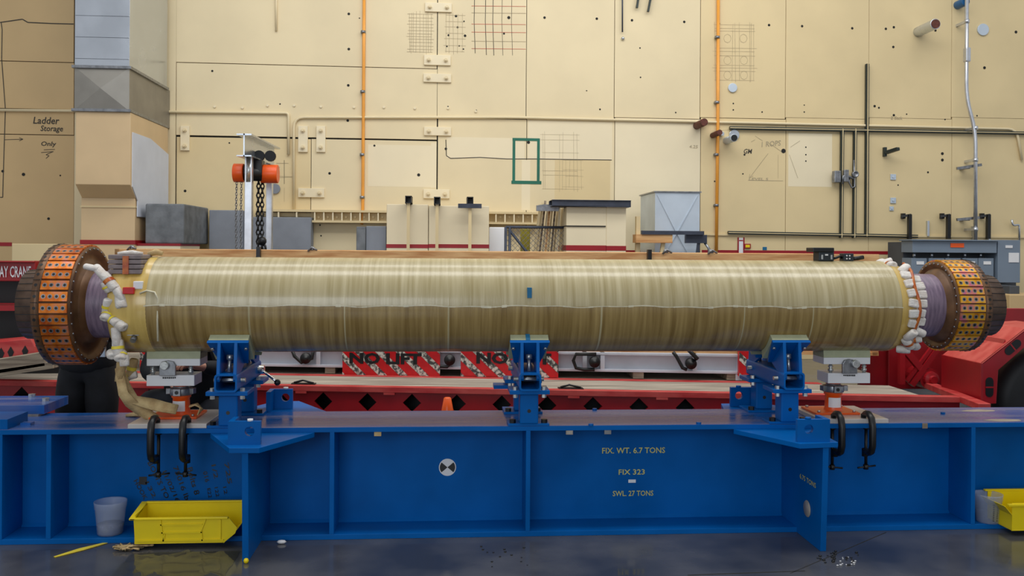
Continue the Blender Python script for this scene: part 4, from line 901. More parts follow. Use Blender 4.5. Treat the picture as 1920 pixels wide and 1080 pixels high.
# ================================================================ THE MAGNET TUBE
e=E('wrapped_magnet_tube',(.55,YC,1.13),'long fibreglass wrapped cylinder with bronze flanges at both ends, lying on the saddles','magnet'); TUBE=e
XS0,XS1=-1.86,2.945
mb=MB(); N_=14; prof=[(XS0+(XS1-XS0)*k/N_,RT) for k in range(N_+1)]; c0=(0,YC,AZ)
sa=math.radians(88)
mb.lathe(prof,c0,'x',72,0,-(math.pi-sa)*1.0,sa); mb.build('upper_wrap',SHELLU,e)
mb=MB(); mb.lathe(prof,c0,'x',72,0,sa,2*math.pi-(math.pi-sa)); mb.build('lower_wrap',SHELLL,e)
mb=MB(); nseg=150
for k in range(nseg):
    x=XS0+(XS1-XS0)*k/nseg; x2=XS0+(XS1-XS0)*(k+1)/nseg; wv=lambda x:.004*math.sin(x*9)+.003*math.sin(x*23+1)
    th=.0022+.002*R.random()+ (.004 if R.random()<.12 else 0)
    for ang in (sa,): 
        def pp(x,z): 
            a=ang+z/RT; return (x,YC-(RT+.002)*math.sin(a),AZ+(RT+.002)*math.cos(a))
        mb.add([pp(x,wv(x)-th),pp(x2,wv(x2)-th),pp(x2,wv(x2)+th),pp(x,wv(x)+th)],[(0,1,2,3)])
mb.build('seam_bead',RESINP,e)
# fine raised wrap ridges
for x,wd in ((-1.20,.006),(-.62,.004),(.02,.005),(.98,.006),(1.9,.004),(2.35,.004)):
    mb=MB(); mb.lathe([(x-wd,RT+.0003),(x,RT+.001),(x+wd,RT+.0003)],c0,'x',72); mb.build('wrap_ridge',SHELLU,e)
mb=MB(); mb.lathe([(-2.05,0),(-2.05,RT-.03),(-2.045,RT-.006),(-2.03,RT+.002),(XS0+.03,RT+.003),(XS0+.045,RT)],c0,'x',72); mb.build('left_resin_collar',RESIN,e)
mb=MB(); mb.lathe([(XS1-.005,RT+.001),(XS1+.03,RT-.004),(XS1+.11,RT-.035),(XS1+.165,RT-.075),(XS1+.165,0)],c0,'x',72); mb.build('right_resin_collar',RESIN,e)
pf=Plane(YC-RT); mb=MB(); a=pf.pt(993,549); mb.box(a.x-.014,a.x+.014,a.y-.001,a.y+.03,a.z-.032,a.z+.032); o=mb.build('blue_tape_mark',BTAPE,e)
mb=MB(); a=pf.pt(242,545); mb.box(a.x-.035,a.x+.03,a.y-.01,a.y+.05,a.z-.02,a.z+.02); mb.build('red_tag',REFR,e,.003)
mb=MB(); a=pf.pt(258,536,-.02); mb.box(a.x-.025,a.x+.03,a.y-.008,a.y+.03,a.z-.02,a.z+.028); mb.build('white_fitting',WHITE,e,.005)
mb=MB(); mb.tube([pf.pt(x,y,-.006) for x,y in ((262,550),(275,545),(290,548),(296,560),(295,600),(296,640))],.006,6); mb.build('glue_run',RESINP,e)
mb=MB(); a=pf.pt(252,632,-.06); mb.cyl(a,a+Vector((0,-.03,-.02)),.018,n=12); mb.box(a.x-.04,a.x+.03,a.y-.01,a.y+.05,a.z+.01,a.z+.025); mb.build('cable_port',GRIM,e)

def flange(xi,xo,R_,side,pm,npl,lbl,x_end,r_end,fz):
    """xi face towards the tube, xo outer end of the plated drum; side -1 left, 1 right"""
    c=(0,YC,fz); s=side
    g=MB(); rb=R_-.012
    prof=[(xi,.20),(xi,.245),(xi+s*.02,.25),(xi+s*.02,R_-.055),(xi,R_-.035),(xi,rb),(xo,rb),(xo,R_+.004),(xo+s*.045,R_-.002),(xo+s*.05,R_-.02),(xo+s*.05,r_end)]
    g.lathe(prof,c,'x',72); fl=g.build('end_flange',BRONZE,TUBE); fl['label']=lbl
    for k in range(npl):
        an=2*math.pi*(k+.5)/npl; Mx=Matrix.Translation((0,YC,fz))@Matrix.Rotation(an,4,'X')
        hw_=R_*math.pi/npl*.82; x0,x1=sorted((xi+s*.012,xo-s*.004))
        g=MB(); g.obox(Mx@Matrix.Translation(((x0+x1)/2,0,R_-.006)),(x1-x0)/2,hw_,.006,0)
        for j in range(4):
            xx=x0+(x1-x0)*(.14+.24*j); 
            pts=[Mx@Vector((xx+.0085*math.cos(q_*math.pi/4),.0085*math.sin(q_*math.pi/4),R_+.0006)) for q_ in range(8)]; g.add(pts,[tuple(range(8))],1)
            pts=[Mx@Vector((xx+.0140*math.cos(q_*math.pi/4),.0140*math.sin(q_*math.pi/4),R_+.0003)) for q_ in range(8)]; g.add(pts,[tuple(range(8))],2)
        g.build('copper_plate',[pm,BLACK,GRIM],fl)
    g=MB()
    for k in range(npl):
        an=2*math.pi*(k+.5)/npl; Mx=Matrix.Translation((0,YC,fz))@Matrix.Rotation(an,4,'X'); xx=xo+s*.024
        pts=[Mx@Vector((xx+.010*math.cos(q_*math.pi/4),.010*math.sin(q_*math.pi/4),R_+.0022)) for q_ in range(8)]; g.add(pts,[tuple(range(8))],0)
        a2=Mx@Vector((xo+s*.002,hw_*1.16,R_+.005)); b2=Mx@Vector((xo+s*.045,hw_*1.16,R_-.000)); g.bar(a2,b2,.003,.003)
    g.build('rim_holes',BLACK,fl)
    for k in range(npl):
        g=MB(); an=2*math.pi*k/npl; Mx=Matrix.Translation((0,YC,fz))@Matrix.Rotation(an,4,'X'); g.cyl(Mx@Vector((xi+s*.006,0,R_-.026)),Mx@Vector((xi-s*.006,0,R_-.026)),.0055,n=6); g.build('face_bolt',GRIM,fl)
    # outer end cylinder
    g=MB(); g.lathe([(xo+s*.05,r_end+.0),(xo+s*.055,r_end),(x_end,r_end-.008),(x_end,r_end-.08),(x_end-s*.03,r_end-.08),(x_end-s*.03,0)],c,'x',56); ec=g.build('end_cylinder',BRONZED,TUBE)
    g=MB()
    for k in range(28):
        an=2*math.pi*k/28; Mx=Matrix.Translation((0,YC,fz))@Matrix.Rotation(an,4,'X'); g.bar(Mx@Vector((xo+s*.055,0,r_end)),Mx@Vector((x_end,0,r_end-.008)),.004,.004)
    g.build('end_grooves',BLACK,ec)
    # neck
    g=MB(); g.lathe([(xi-s*.0,.245),(xi-s*.012,.235),(xi-s*.03,.212)],c,'x',56); g.build('neck_fillet',BRONZE,TUBE)
    t_end=-2.04 if s<0 else 3.1
    g=MB(); g.lathe([(xi-s*.02,.212),(t_end,.212)],c,'x',56); g.build('neck',PURP,TUBE)
flange(-2.235,-2.412,.379,-1,COPL,34,'left bronze flange drum with copper plates',-2.62,.225,1.434)
flange(3.318,3.502,.308,1,COPR,34,'right bronze flange drum with golden plates',3.705,.213,1.442)
# wrapped terminal box upper left
P=Plane(5.70); X0,X1,Z0,Z1=P.rect(202,477,264,514); mb=MB(); 
for k in range(4): mb.box(X0,X1,5.70,5.92,Z0+(Z1-Z0)*k/4+.001,Z0+(Z1-Z0)*(k+1)/4-.002)
o=mb.build('lead_bundle_box',mat('grey_tape_wrapped_leads',(128,116,116),.7,var=.15,scale=20),TUBE,.006)
mb=MB(); mb.box(X0+.09,X0+.125,5.692,5.70,Z0,Z1-.01); mb.build('amber_tape',KAPT,o)
mb=MB(); mb.tube([(X0+.04,5.75,Z1+.005),(X0+.08,5.76,Z1+.01),(X0+.13,5.75,Z1+.012),(X0+.19,5.76,Z1+.006)],[.008,.012,.014,.008],8); mb.build('tape_roll',PADW,o)
mb=MB(); mb.tube([(X1-.02,5.9,Z1),(X1+.03,5.9,Z1+.015),(X1+.07,5.9,Z1+.005)],[.014,.02,.014],8); mb.build('lead_end',TANW,o)
# wrapped lead ends around the collars
def pad_(c,d,L,r,mats,parent=TUBE,tape=None,nm='wrapped_lead'):
    d=Vector(d).normalized(); c=Vector(c); mb=MB(); q_=d.to_track_quat('Z','Y').to_matrix().to_4x4()
    prof=[(-L/2,0),(-L/2,r*.8),(-L/2+r*.25,r),(0,r*1.05),(L/2-r*.25,r),(L/2,r*.8),(L/2,r*.3),(L/2-r*.3,0)]
    n=12; M=Matrix.Translation(c)@q_
    for (a,b_) in zip(prof[:-1],prof[1:]):
        vs=[M@Vector((t[1]*math.cos(2*math.pi*j/n)*1.12,t[1]*math.sin(2*math.pi*j/n)*.85,t[0])) for t in (a,b_) for j in range(n)]
        mb.add(vs,[(j,(j+1)%n,(j+1)%n+n,j+n) for j in range(n)],0,True)
    o=mb.build(nm,mats,parent)
    if tape:
        mb=MB(); vs=[M@Vector((r*1.15*1.12*math.cos(2*math.pi*j/n),r*1.15*.85*math.sin(2*math.pi*j/n),t)) for t in (-L*.1,L*.08) for j in range(n)]; mb.add(vs,[(j,(j+1)%n,(j+1)%n+n,j+n) for j in range(n)],0,True); mb.build('tape_band',tape,o)
    return o
for k,an in enumerate(range(-60,150,13)):
    a=math.radians(an); low=an>112
    rr=.268 if not low else .30
    for j,xo in enumerate((2.995,3.065)):
        if an<40 and j==1: continue
        c=(xo+R.uniform(-.012,.012)+(.02 if an>30 else -.03),YC-(rr+(.025 if j==0 else -.012))*math.sin(a),AZ+(rr+(.025 if j==0 else -.012))*math.cos(a))
        g=MB(); Mx=Matrix.Translation(c)@Matrix.Rotation(a,4,'X')@Matrix.Rotation(R.uniform(-.2,.2) if 40<an<110 else R.uniform(-.6,.6),4,'Z'); hx,hy,hz=.036,.027,.020
        if 40<an<112:
            g.obox(Mx,hx,hy,hz); g.build('wrapped_lead',PADW,TUBE,.009)
        else:
            d=Mx.to_3x3()@Vector((.7,R.uniform(-.9,.9),.3)); pad_(c,d,.085,.03,PADW,tape=(KAPT if k%3==0 else None))
mb=MB(); pts=[(3.045+.01*math.sin(k),YC-.308*math.sin(math.radians(a)),AZ+.308*math.cos(math.radians(a))) for k,a in enumerate(range(20,128,9))]; mb.tube(pts,.011,6); mb.build('amber_tape_strap',KAPT,TUBE)
for (x,y,d,L,r,t) in ((172,502,(1,-.1,-.2),.09,.022,None),(190,512,(1,-.3,-1.0),.12,.028,None),(205,528,(.9,-.2,-1.0),.13,.033,KAPT),(200,538,(.3,.1,-.6),.07,.028,YTAPE),(222,549,(.6,0,-1),.11,.03,None),(228,563,(.2,-.4,-1),.10,.034,None),
    (201,574,(.3,-.4,1),.10,.025,YTAPE),(200,591,(-.2,-.6,-.6),.07,.03,YTAPE),(213,600,(.8,-.5,-.5),.09,.03,YTAPE),(224,608,(.8,-.3,-.5),.09,.034,None),(218,632,(.1,0,-1),.12,.030,None),(221,652,(.1,-.1,-1),.10,.030,YTAPE),(210,664,(.2,-.5,-.3),.06,.028,None),(226,667,(.1,-.5,-.4),.07,.032,YTAPE),(233,676,(.1,-.1,-1),.07,.026,None)):
    pp_=Plane(5.66).pt(x,y); pad_(pp_,d,L,r,PADW,tape=t)
mb=MB(); mb.tube([Plane(5.72).pt(x,y) for x,y in ((214,610),(224,640),(228,680),(224,715))],.03,8); mb.build('lead_core',TANW,TUBE)

# items on top of the tube
zt_=AZ+RT
P=Plane(5.92); X0,X1,Z0,Z1=P.rect(1521,463,1562,489)
e=E('black_case',((X0+X1)/2,5.95,zt_),'black latched case with flared lid sitting on top of the tube','case')
mb=MB(); mb.box(X0+.045,X1-.0,5.9,6.0,zt_-.002,zt_+.062); mb.build('body',mat('dark_slate_plastic',(34,42,48),.5),e,.006)
mb=MB(); mb.box(X0,X1-.004,5.89,6.01,zt_+.058,zt_+.088); mb.build('lid',BLACK,e,.005)
for xx in (X0+.065,X1-.022): mb=MB(); mb.box(xx-.006,xx+.006,5.893,5.9,zt_+.01,zt_+.04); mb.build('latch',BOLT,e)
mb=MB(); mb.box((X0+X1)/2+.01,(X0+X1)/2+.03,5.893,5.9,zt_+.035,zt_+.045); mb.build('badge',WHITE,e)
X0,X1,Z0,Z1=P.rect(1582,474,1601,488); e=E('control_box',((X0+X1)/2,5.95,zt_),'small black control box with white buttons on the tube','control box')
mb=MB(); mb.box(X0,X1,5.92,5.99,zt_-.002,zt_+.05); mb.build('housing',mat('dark_slate_plastic_housing',(34,42,48),.5),e,.004)
for dx in (.02,.04):
    for dz in (.015,.035): mb=MB(); mb.cyl((X0+dx,5.92,zt_+dz),(X0+dx,5.915,zt_+dz),.005,n=8); mb.build('button',WHITE,e)
mb=MB(); mb.tube([(X0-.07,5.95,zt_+.012),(X0-.05,5.93,zt_+.02),(X0-.02,5.94,zt_+.03),(X0,5.95,zt_+.02)],.009,8); mb.build('cable',BLACK,e); mb=MB(); mb.tube([(X1,5.95,zt_+.015),(X1+.04,5.95,zt_+.018),(X1+.08,5.95,zt_+.025)],.014,8); mb.build('cable',BLACK,e)

# ================================================================ JACKS
def jack(cx,mirror,label,zl):
    e=E('hydraulic_jack',(cx,YC,ZT_),label,'jack','orange hydraulic jacks under the tube ends')
    s=mirror; zb_=ZT_+.028
    mb=MB(); mb.box(cx-.17,cx+.13,YC-.13,YC+.13,zb_,zb_+.014); mb.build('base_plate',JORANGE,e,.003)
    for (dx,dy) in ((-.14,-.1),(.1,-.1),(-.14,.1),(.1,.1)): mb=MB(); mb.cyl((cx+dx,YC+dy,zb_+.014),(cx+dx,YC+dy,zb_+.026),.010,n=6); mb.build('bolt',BOLT,e)
    mb=MB(); mb.lathe([(.014,.062),(.03,.055),(.115,.052),(.12,.06),(.135,.06)],(cx,YC,zb_),'z',28); mb.build('cylinder',JORANGE,e)
    mb=MB(); mb.lathe([(.035,.0555),(.10,.054)],(cx,YC,zb_),'z',28,0,math.radians(215),math.radians(310)); mb.build('label_sticker',WHITE,e)
    mb=MB(); mb.lathe([(.132,.0),(.135,.068),(.15,.072),(.178,.07),(.182,.05),(.20,.046),(.20,0)],(cx,YC,zb_),'z',24)
    for an in (0,180): 
        d=Vector((math.cos(math.radians(an)),-.25,0)).normalized(); mb.bar(Vector((cx,YC,zb_+.162))+d*.06,Vector((cx,YC,zb_+.162))+d*.092,.04,.035)
    mb.box(cx-.028,cx+.018,YC-.088,YC-.06,zb_+.138,zb_+.182); o=mb.build('locking_collar',GRIM,e,.002)
    mb=MB(); mb.cyl((cx-.005,YC-.0885,zb_+.16),(cx-.005,YC-.0895,zb_+.16),.012,n=12); mb.build('collar_hole',BLACK,o)
    zt1=.925; mb=MB(); mb.cyl((cx,YC,zb_+.20),(cx,YC,zt1-.02),.028,n=16); mb.build('ram',CHROME,e)
    mb=MB(); mb.cyl((cx,YC,zt1-.02),(cx,YC,zt1),.048,n=20); mb.build('ram_cap',JORANGE,e)
    # cradle
    b0=cx-.19*(1 if s<0 else .45) ; lx0,lx1=(cx-.19,cx+.105) if s<0 else (cx-.075,cx+.215)
    mb=MB(); mb.box(lx0,lx1,YC-.09,YC+.09,zt1,zt1+.068); lb=mb.build('lower_block',WHITE,e,.003)
    mb=MB(); xw=lx0+(.10 if s<0 else .105)
    for k in range(7): mb.box(xw+.012*k,xw+.012*k+.009,YC-.0915,YC-.0905,zt1+.048+R.uniform(-.002,.002),zt1+.058)
    mb.build('printed_word',BLACK,lb)
    ux0,ux1=(cx-.19,cx+.14) if s<0 else (cx-.105,cx+.215)
    zu=1.052
    mb=MB(); mb.box(ux0,ux1,YC-.09,YC+.09,zu,zu+.045); mb.build('upper_bar',WHITE,e,.003)
    mb=MB(); n=10; xsn=[ -.085+.17*k/n for k in range(n+1)]
    mb.prism([(YC+y,AZ-math.sqrt((RT+.0005)**2-y*y)) for y in xsn]+[(YC+.09,zu+.045),(YC-.09,zu+.045)],'x',ux0,ux1); mb.build('pad',PAD,e)
    cm=cx-.055 if s<0 else cx+.065
    mb=MB(); mb.prism([(cm-.05,zt1+.068),(cm+.05,zt1+.068),(cm+.05,zu+.005),(cm+.035,zu+.03),(cm,zu+.037),(cm-.035,zu+.03),(cm-.05,zu+.005)],'y',YC-.115,YC-.092); cv=mb.build('clevis_plate',GRIM,e,.003)
    mb=MB(); pz=Vector((cm-.012 if s<0 else cm+.03,YC-.115,zu+.008)); mb.cyl(pz,pz+Vector((0,-.03,0)),.026,n=16); mb.build('clevis_pin',BOLT,cv,.002)
    for xx in (lx0+.03,lx1-.03):
        mb=MB(); mb.cyl((xx,YC-.06,zt1+.068),(xx,YC-.06,zu),.011,n=8); mb.cyl((xx,YC-.06,zt1+.08),(xx,YC-.06,zt1+.095),.018,n=6); mb.cyl((xx,YC-.06,zt1+.105),(xx,YC-.06,zt1+.115),.016,n=6); mb.build('adjuster_screw',BOLT,e)
    return e
XJ1=Plane(YC).pt(340,740).x; XJ2=Plane(YC).pt(1562,740).x
for (xj,a,b_,l) in ((XJ1,-.24,.23,'clear plastic base plate under the left jack'),(XJ2,-.2,.25,'clear plastic base plate under the right jack')):
    mb=MB(); mb.box(xj+a,xj+b_,Y0+.003,YC+.22,ZT_,ZT_+.028); tag(mb.build('support_plate',mat('pale_acrylic_plate',(190,184,180),.25,var=.05),None,.003),l,'plate','support plates under the jacks')
jack(XJ1,-1,'orange hydraulic jack with white cradle under the left end of the tube',0); jack(XJ2,1,'orange hydraulic jack with white cradle under the right end of the tube',0)

# C-clamps
def cclamp(px,label,tw):
    p=Plane(5.64).pt(px,800); x=p.x; e=E('c_clamp',(x,5.64,.35),label,'clamp','black C-clamps on the beam edge')
    mb=MB(); zt=ZT_+.028+.005; yb=5.60
    mb.tube([(x,5.72,zt+.012),(x,5.69,zt+.03),(x,5.65,zt+.034),(x,5.61,zt+.01),(x,5.595,zt-.04),(x,5.595,zt-.16),(x,5.61,zt-.20),(x,5.64,zt-.215),(x,5.70,zt-.215)],[.017,.019,.021,.022,.022,.022,.022,.021,.02],8); mb.cyl((x,5.72,zt-.004),(x,5.72,zt+.02),.018,n=10); mb.build('frame',BLACK,e)
    zs=-.04; mb=MB(); mb.cyl((x+.012*tw,5.71,ZU-.012),(x+.012*tw,5.71,.40),.010,n=10); mb.cyl((x+.012*tw,5.71,ZU-.013),(x+.012*tw,5.71,ZU-.001),.02,n=10); mb.cyl((x+.012*tw,5.71,.39),(x+.012*tw,5.71,.42),.017,n=10); mb.cyl((x,5.70,zt-.25),(x,5.70,zt-.2),.02,n=8); mb.build('screw',BLACK,e)
    mb=MB(); an=.3*tw; d=Vector((math.cos(an),math.sin(an)*.3,.08*tw)); c=Vector((x+.012*tw,5.71,.405)); mb.cyl(c-d*(.06 if tw<2 else .03),c+d*.07,.006,n=8); mb.build('tommy_bar',BLACK,e)
    return e
cclamp(287,'black C-clamp, left one on the left jack plate',1); cclamp(346,'black C-clamp, right one on the left jack plate',-1); cclamp(1573,'black C-clamp, left one on the right jack plate',-1); cclamp(1630,'black C-clamp, right one on the right jack plate',1)

# tan webbing hanging from the tube end to the beam
def ribbon(mb,pts,w_,t=.004,ax=None):
    P_=[Vector(p) for p in pts]; n=len(P_); vs=[]
    for i,p in enumerate(P_):
        tg=(P_[min(i+1,n-1)]-P_[max(i-1,0)]).normalized(); a=ax[i] if ax else Vector((1,0,0)); a=(Vector(a)-tg*Vector(a).dot(tg)).normalized(); nr=tg.cross(a)
        ww=w_[i] if isinstance(w_,list) else w_
        vs+=[p-a*ww/2+nr*t,p+a*ww/2+nr*t,p+a*ww/2-nr*t,p-a*ww/2-nr*t]
    fs=[(0,1,2,3),(4*n-4,4*n-1,4*n-2,4*n-3)]
    for i in range(n-1):
        for j in range(4): fs.append((4*i+j,4*i+(j+1)%4,4*i+4+(j+1)%4,4*i+4+j))
    mb.add(vs,fs,0,True)
P=Plane(5.7)
e=E('tan_webbing',(-1.98,5.75,ZT_),'tan cloth webbing hanging from the tube end down onto the beam','webbing')
def pz(x,y,Y): return Plane(Y).pt(x,y)
mb=MB(); ribbon(mb,[pz(222,690,5.72),pz(226,712,5.70),pz(231,738,5.68),pz(245,756,5.74),pz(262,768,5.80)]+[(-1.80,5.84,ZT_+.02),(-1.74,5.85,ZT_+.012)],[.04,.05,.055,.07,.07,.06,.05],.006,[(1,.3,0)]*7); mb.build('strap',TANW,e)
mb=MB(); ribbon(mb,[pz(226,690,5.75),pz(238,725,5.74),pz(252,750,5.76),pz(285,758,5.80),pz(310,764,5.78),pz(332,768,5.78)],[.03,.045,.06,.075,.065,.06],.007,[(.8,.5,0),(.8,.5,0),(.4,.8,.5),(0,.6,.8),(0,.5,.9),(0,.5,.9)]); mb.build('strap',TANW,e)
mb=MB(); a=atZ(262,778,ZT_+.01); ribbon(mb,[a+Vector((-.07,.02,0)),a+Vector((0,-.01,.01)),a+Vector((.09,.01,.008)),a+Vector((.15,.03,.02))],.075,.008,[(0,1,0)]*4); mb.build('strap',TANW,e)
mb=MB(); pts=[pz(355,762,5.9),pz(368,758,5.9),pz(378,766,5.86),(XJ1+.13,5.84,ZT_+.05)]; ribbon(mb,pts,.03,.004,[(0,1,.3)]*4); mb.build('strap',TANW,e)
# bundle behind the strap
for (x,y,d,l) in ((238,706,(1,.2,.25),'white taped cable end hanging behind the tan webbing, upper one'),(247,690,(.3,0,1),'yellowish taped cable end hanging under the left tube end'),):
    o=pad_(pz(x,y,5.83),d,.12,.03,PADW if y>700 else TANW,None,YTAPE,'taped_cable_end'); tag(o,l,'cable end')

# ================================================================ BINS, CUPS, DEBRIS
def bin_(X0,X1,Ya,Yb,z0,H,flip,label):
    e=E('storage_bin',((X0+X1)/2,(Ya+Yb)/2,z0),label,'bin','yellow plastic bins on the beam base')
    s=1
    def X(t): return X0+(X1-X0)*t if not flip else X1-(X1-X0)*t
    mb=MB()
    # side profile (x,z): hopper front cut at the far end
    prof=[(X(.035),z0),(X(.86),z0),(X(.965),z0+H*.28),(X(.985),z0+H*.45),(X(.90),z0+H*.78),(X(0.02),z0+H*.78)]
    for (ya,yb) in ((Ya,Ya+.006),(Yb-.006,Yb)): mb.prism(prof if ya==Ya else [(X(.035),z0),(X(.86),z0),(X(.98),z0+H*.35),(X(1.0),z0+H),(X(0.03),z0+H)],'y',ya,yb)
    a,b_=sorted((X(.03),X(.04))); mb.box(a,b_,Ya,Yb,z0,z0+H*.9); a,b_=sorted((X(.035),X(.86))); mb.box(a,b_,Ya,Yb,z0,z0+.006)
    mb.hexa([(X(.86),Ya,z0),(X(.86),Yb,z0),(X(.855),Yb,z0),(X(.855),Ya,z0),(X(.985),Ya,z0+H*.4),(X(.985),Yb,z0+H*.4),(X(.98),Yb,z0+H*.4),(X(.98),Ya,z0+H*.4)])
    mb.build('body',YEL,e,.002)
    mb=MB(); a,b_=sorted((X(-.01),X(.90))); mb.box(a,b_,Ya-.014,Ya+.01,z0+H*.74,z0+H*.80); a,b_=sorted((X(0.03),X(1.0))); mb.box(a,b_,Yb-.012,Yb+.01,z0+H-.012,z0+H); a,b_=sorted((X(-.015),X(.04)))
    mb.hexa([(a,Ya-.014,z0+H*.74),(b_,Ya-.014,z0+H*.74),(b_,Yb,z0+H-.012),(a,Yb,z0+H-.012),(a,Ya-.014,z0+H*.80),(b_,Ya-.014,z0+H*.80),(b_,Yb,z0+H),(a,Yb,z0+H)]); mb.build('rim',YEL,e,.003)
    mb=MB(); y=Ya-.006
    def seg(t0,h0,t1,h1): mb.bar((X(t0),y+.002,z0+H*h0),(X(t1),y+.002,z0+H*h1),.007,.008)
    seg(.27,.74,.30,.08); seg(.30,.08,.31,.30); seg(.27,.58,.66,.58); seg(.27,.34,.66,.34); seg(.69,.74,.65,.4); seg(.65,.4,.66,.08); seg(.83,.72,.83,.12); seg(.05,.1,.86,.1)
    mb.build('moulded_ribs',YEL,e)
    return e
P=Plane(5.54); bin_(P.pt(246,980).x,P.pt(448,980).x,5.54,5.76,.034,.195,False,'yellow storage bin beside the left outrigger leg')
P=Plane(5.50); bx=P.pt(1893,950).x+.03
e=E('storage_bin',(bx+.3,5.64,.034),'yellow storage bin cut off by the right picture edge','bin','yellow plastic bins on the beam base')
mb=MB(); H=.195; mb.box(bx,bx+.6,5.52,5.526,.034,.034+H*.9); mb.box(bx,bx+.6,5.78,5.786,.034,.034+H); mb.box(bx,bx+.006,5.52,5.786,.034,.034+H*.5); mb.box(bx,bx+.6,5.52,5.786,.034,.04); mb.box(bx+.594,bx+.6,5.52,5.786,.034,.034+H)
mb.hexa([(bx-.0,5.52,.034+H*.5),(bx,5.786,.034+H*.5),(bx+.006,5.786,.034+H*.5),(bx+.006,5.52,.034+H*.5),(bx-.05,5.52,.034+H*.8),(bx-.05,5.786,.034+H*.8),(bx-.044,5.786,.034+H*.8),(bx-.044,5.52,.034+H*.8)]); mb.build('body',YEL,e,.002)
mb=MB(); mb.box(bx-.03,bx+.6,5.506,5.53,.034+H*.8,.034+H*.88); mb.box(bx-.02,bx+.6,5.776,5.80,.034+H*.94,.034+H); mb.build('rim',YEL,e,.003)
def cup(px0,px1,y0,y1,Y,label,marks):
    P=Plane(Y); X0,X1,Z0,Z1=P.rect(px0,y0,px1,y1); c=((X0+X1)/2,Y+.0,.034); r=(X1-X0)/2; H=.2 if marks==0 else .185
    e=E('plastic_cup',c,label,'cup','translucent plastic cups on the beam base')
    mb=MB(); mb.lathe([(0,0),(0,r*.74),(.005,r*.78),(H*.78,r*.93),(H*.80,r*.97),(H*.93,r*.985),(H*.95,r*1.0),(H,r*1.0),(H,r*.96),(H*.93,r*.94),(.008,r*.74),(.008,0)],c,'z',32); mb.build('body',CUP,e)
    if marks:
        mb=MB()
        for a0 in (-100,-80,-62):
            for k in range(9):
                z=H*(.12+.07*k); rr=r*(.785+.15*z/H)+.0012; a=math.radians(a0); b_=a+.12
                vs=[(c[0]+rr*math.cos(t),c[1]+rr*math.sin(t),c[2]+zz) for zz in (z,z+.006) for t in (a,b_)]; mb.add(vs,[(0,1,3,2)])
        mb.build('graduation_marks',GRAPH2,e)
        mb=MB(); a=math.radians(-52); vs=[(c[0]+(r*.93)*math.cos(t),c[1]+(r*.93)*math.sin(t),c[2]+zz) for zz in (H*.4,H*.6) for t in (a,a+.25)]; mb.add(vs,[(0,1,3,2)]); mb.build('sticker',BTAPE,e)
    else:
        mb=MB(); mb.lathe([(.01,0),(.01,r*.72),(H*.3,r*.80),(H*.3,0)],c,'z',24); mb.build('contents',mat('grey_powder',(120,126,150),.8,var=.2,scale=30),e)
cup(177,237,948,1003,5.76,'translucent plastic cup left of the yellow bin',0); cup(1828,1877,926,980,5.72,'translucent measuring cup with printed marks beside the right bin',1)
# debris on the floor
mb=MB(); a=atZ(102,1045,.001);b_=atZ(200,1018,.001); d=(b_-a).normalized(); n_=Vector((-d.y,d.x,0))
mb.add([a-n_*.01,a+n_*.01,(a+b_)/2+n_*.03,b_+n_*.012,b_-n_*.012,(a+b_)/2-n_*.02],[(0,1,2,3,4,5)]); mb.v=[v+Vector((0,0,.003)) for v in mb.v]; mb.add([v-Vector((0,0,.003)) for v in mb.v],[(0,1,2,3,4,5)]); tag(mb.build('tape_scrap',YTAPE),'scrap of yellow tape on the floor at left','tape')
q_=atZ(248,1026,.01); mb=MB()
for k in range(5):
    pts=[]; x,y=q_.x+R.uniform(-.07,.07),q_.y+R.uniform(-.05,.05)
    for j in range(9): pts.append((x+R.uniform(-.06,.06),y+R.uniform(-.04,.04),.012+R.random()*.012))
    mb.tube(pts,.0065,6)
tag(mb.build('string_tangle',TANW),'tangle of tan string on the floor in front of the left bin','string')
mb=MB(); n=16; X0=atZ(256,1030,0).x; X1=atZ(455,1030,0).x
vs=[]; 
for i in range(n+1):
    for j in range(11): vs.append((X0+(X1-X0)*i/n+R.uniform(-.005,.005),5.02+.46*j/10,.004+abs(R.gauss(0,.0012))+(.014 if R.random()<.05 else 0)))
mb.add(vs,[(i*11+j,(i+1)*11+j,(i+1)*11+j+1,i*11+j+1) for i in range(n) for j in range(10)],0,True); tag(mb.build('plastic_film',FILM),'crumpled clear plastic film on the floor in front of the left bin','plastic film')
q_=atZ(528,1018,.005); mb=MB(); mb.ball((q_.x,q_.y,.012),.02,8,0,(1.5,.8,.6)); tag(mb.build('paper_scrap',WHITE),'small white scrap on the floor near the left leg','scrap')
for (x,y,l) in ((1160,985,''),):
    pass
mb=MB()
for k in range(26):
    q_=atZ(R.uniform(1530,1610),R.uniform(1030,1062),0); mb.ball((q_.x,q_.y,.004),R.uniform(.004,.009),6,0,(1.5,1,.6))
for k in range(14):
    q_=atZ(R.uniform(880,1000),R.uniform(1025,1070),0); mb.ball((q_.x,q_.y,.003),R.uniform(.003,.006),6,0,(1.5,1,.6))
tag(mb.build('floor_grit',BLACK),'dark grit and crumbs scattered on the floor near the right leg','grit',None,'stuff')
mb=MB()
for k in range(16):
    q_=atZ(R.uniform(1570,1610),R.uniform(1045,1062),0); mb.ball((q_.x,q_.y,.004),R.uniform(.003,.007),6,0,(1.5,1,.6))
tag(mb.build('white_crumbs',WHITE),'white crumbs scattered on the floor in front of the right leg','crumbs',None,'stuff')
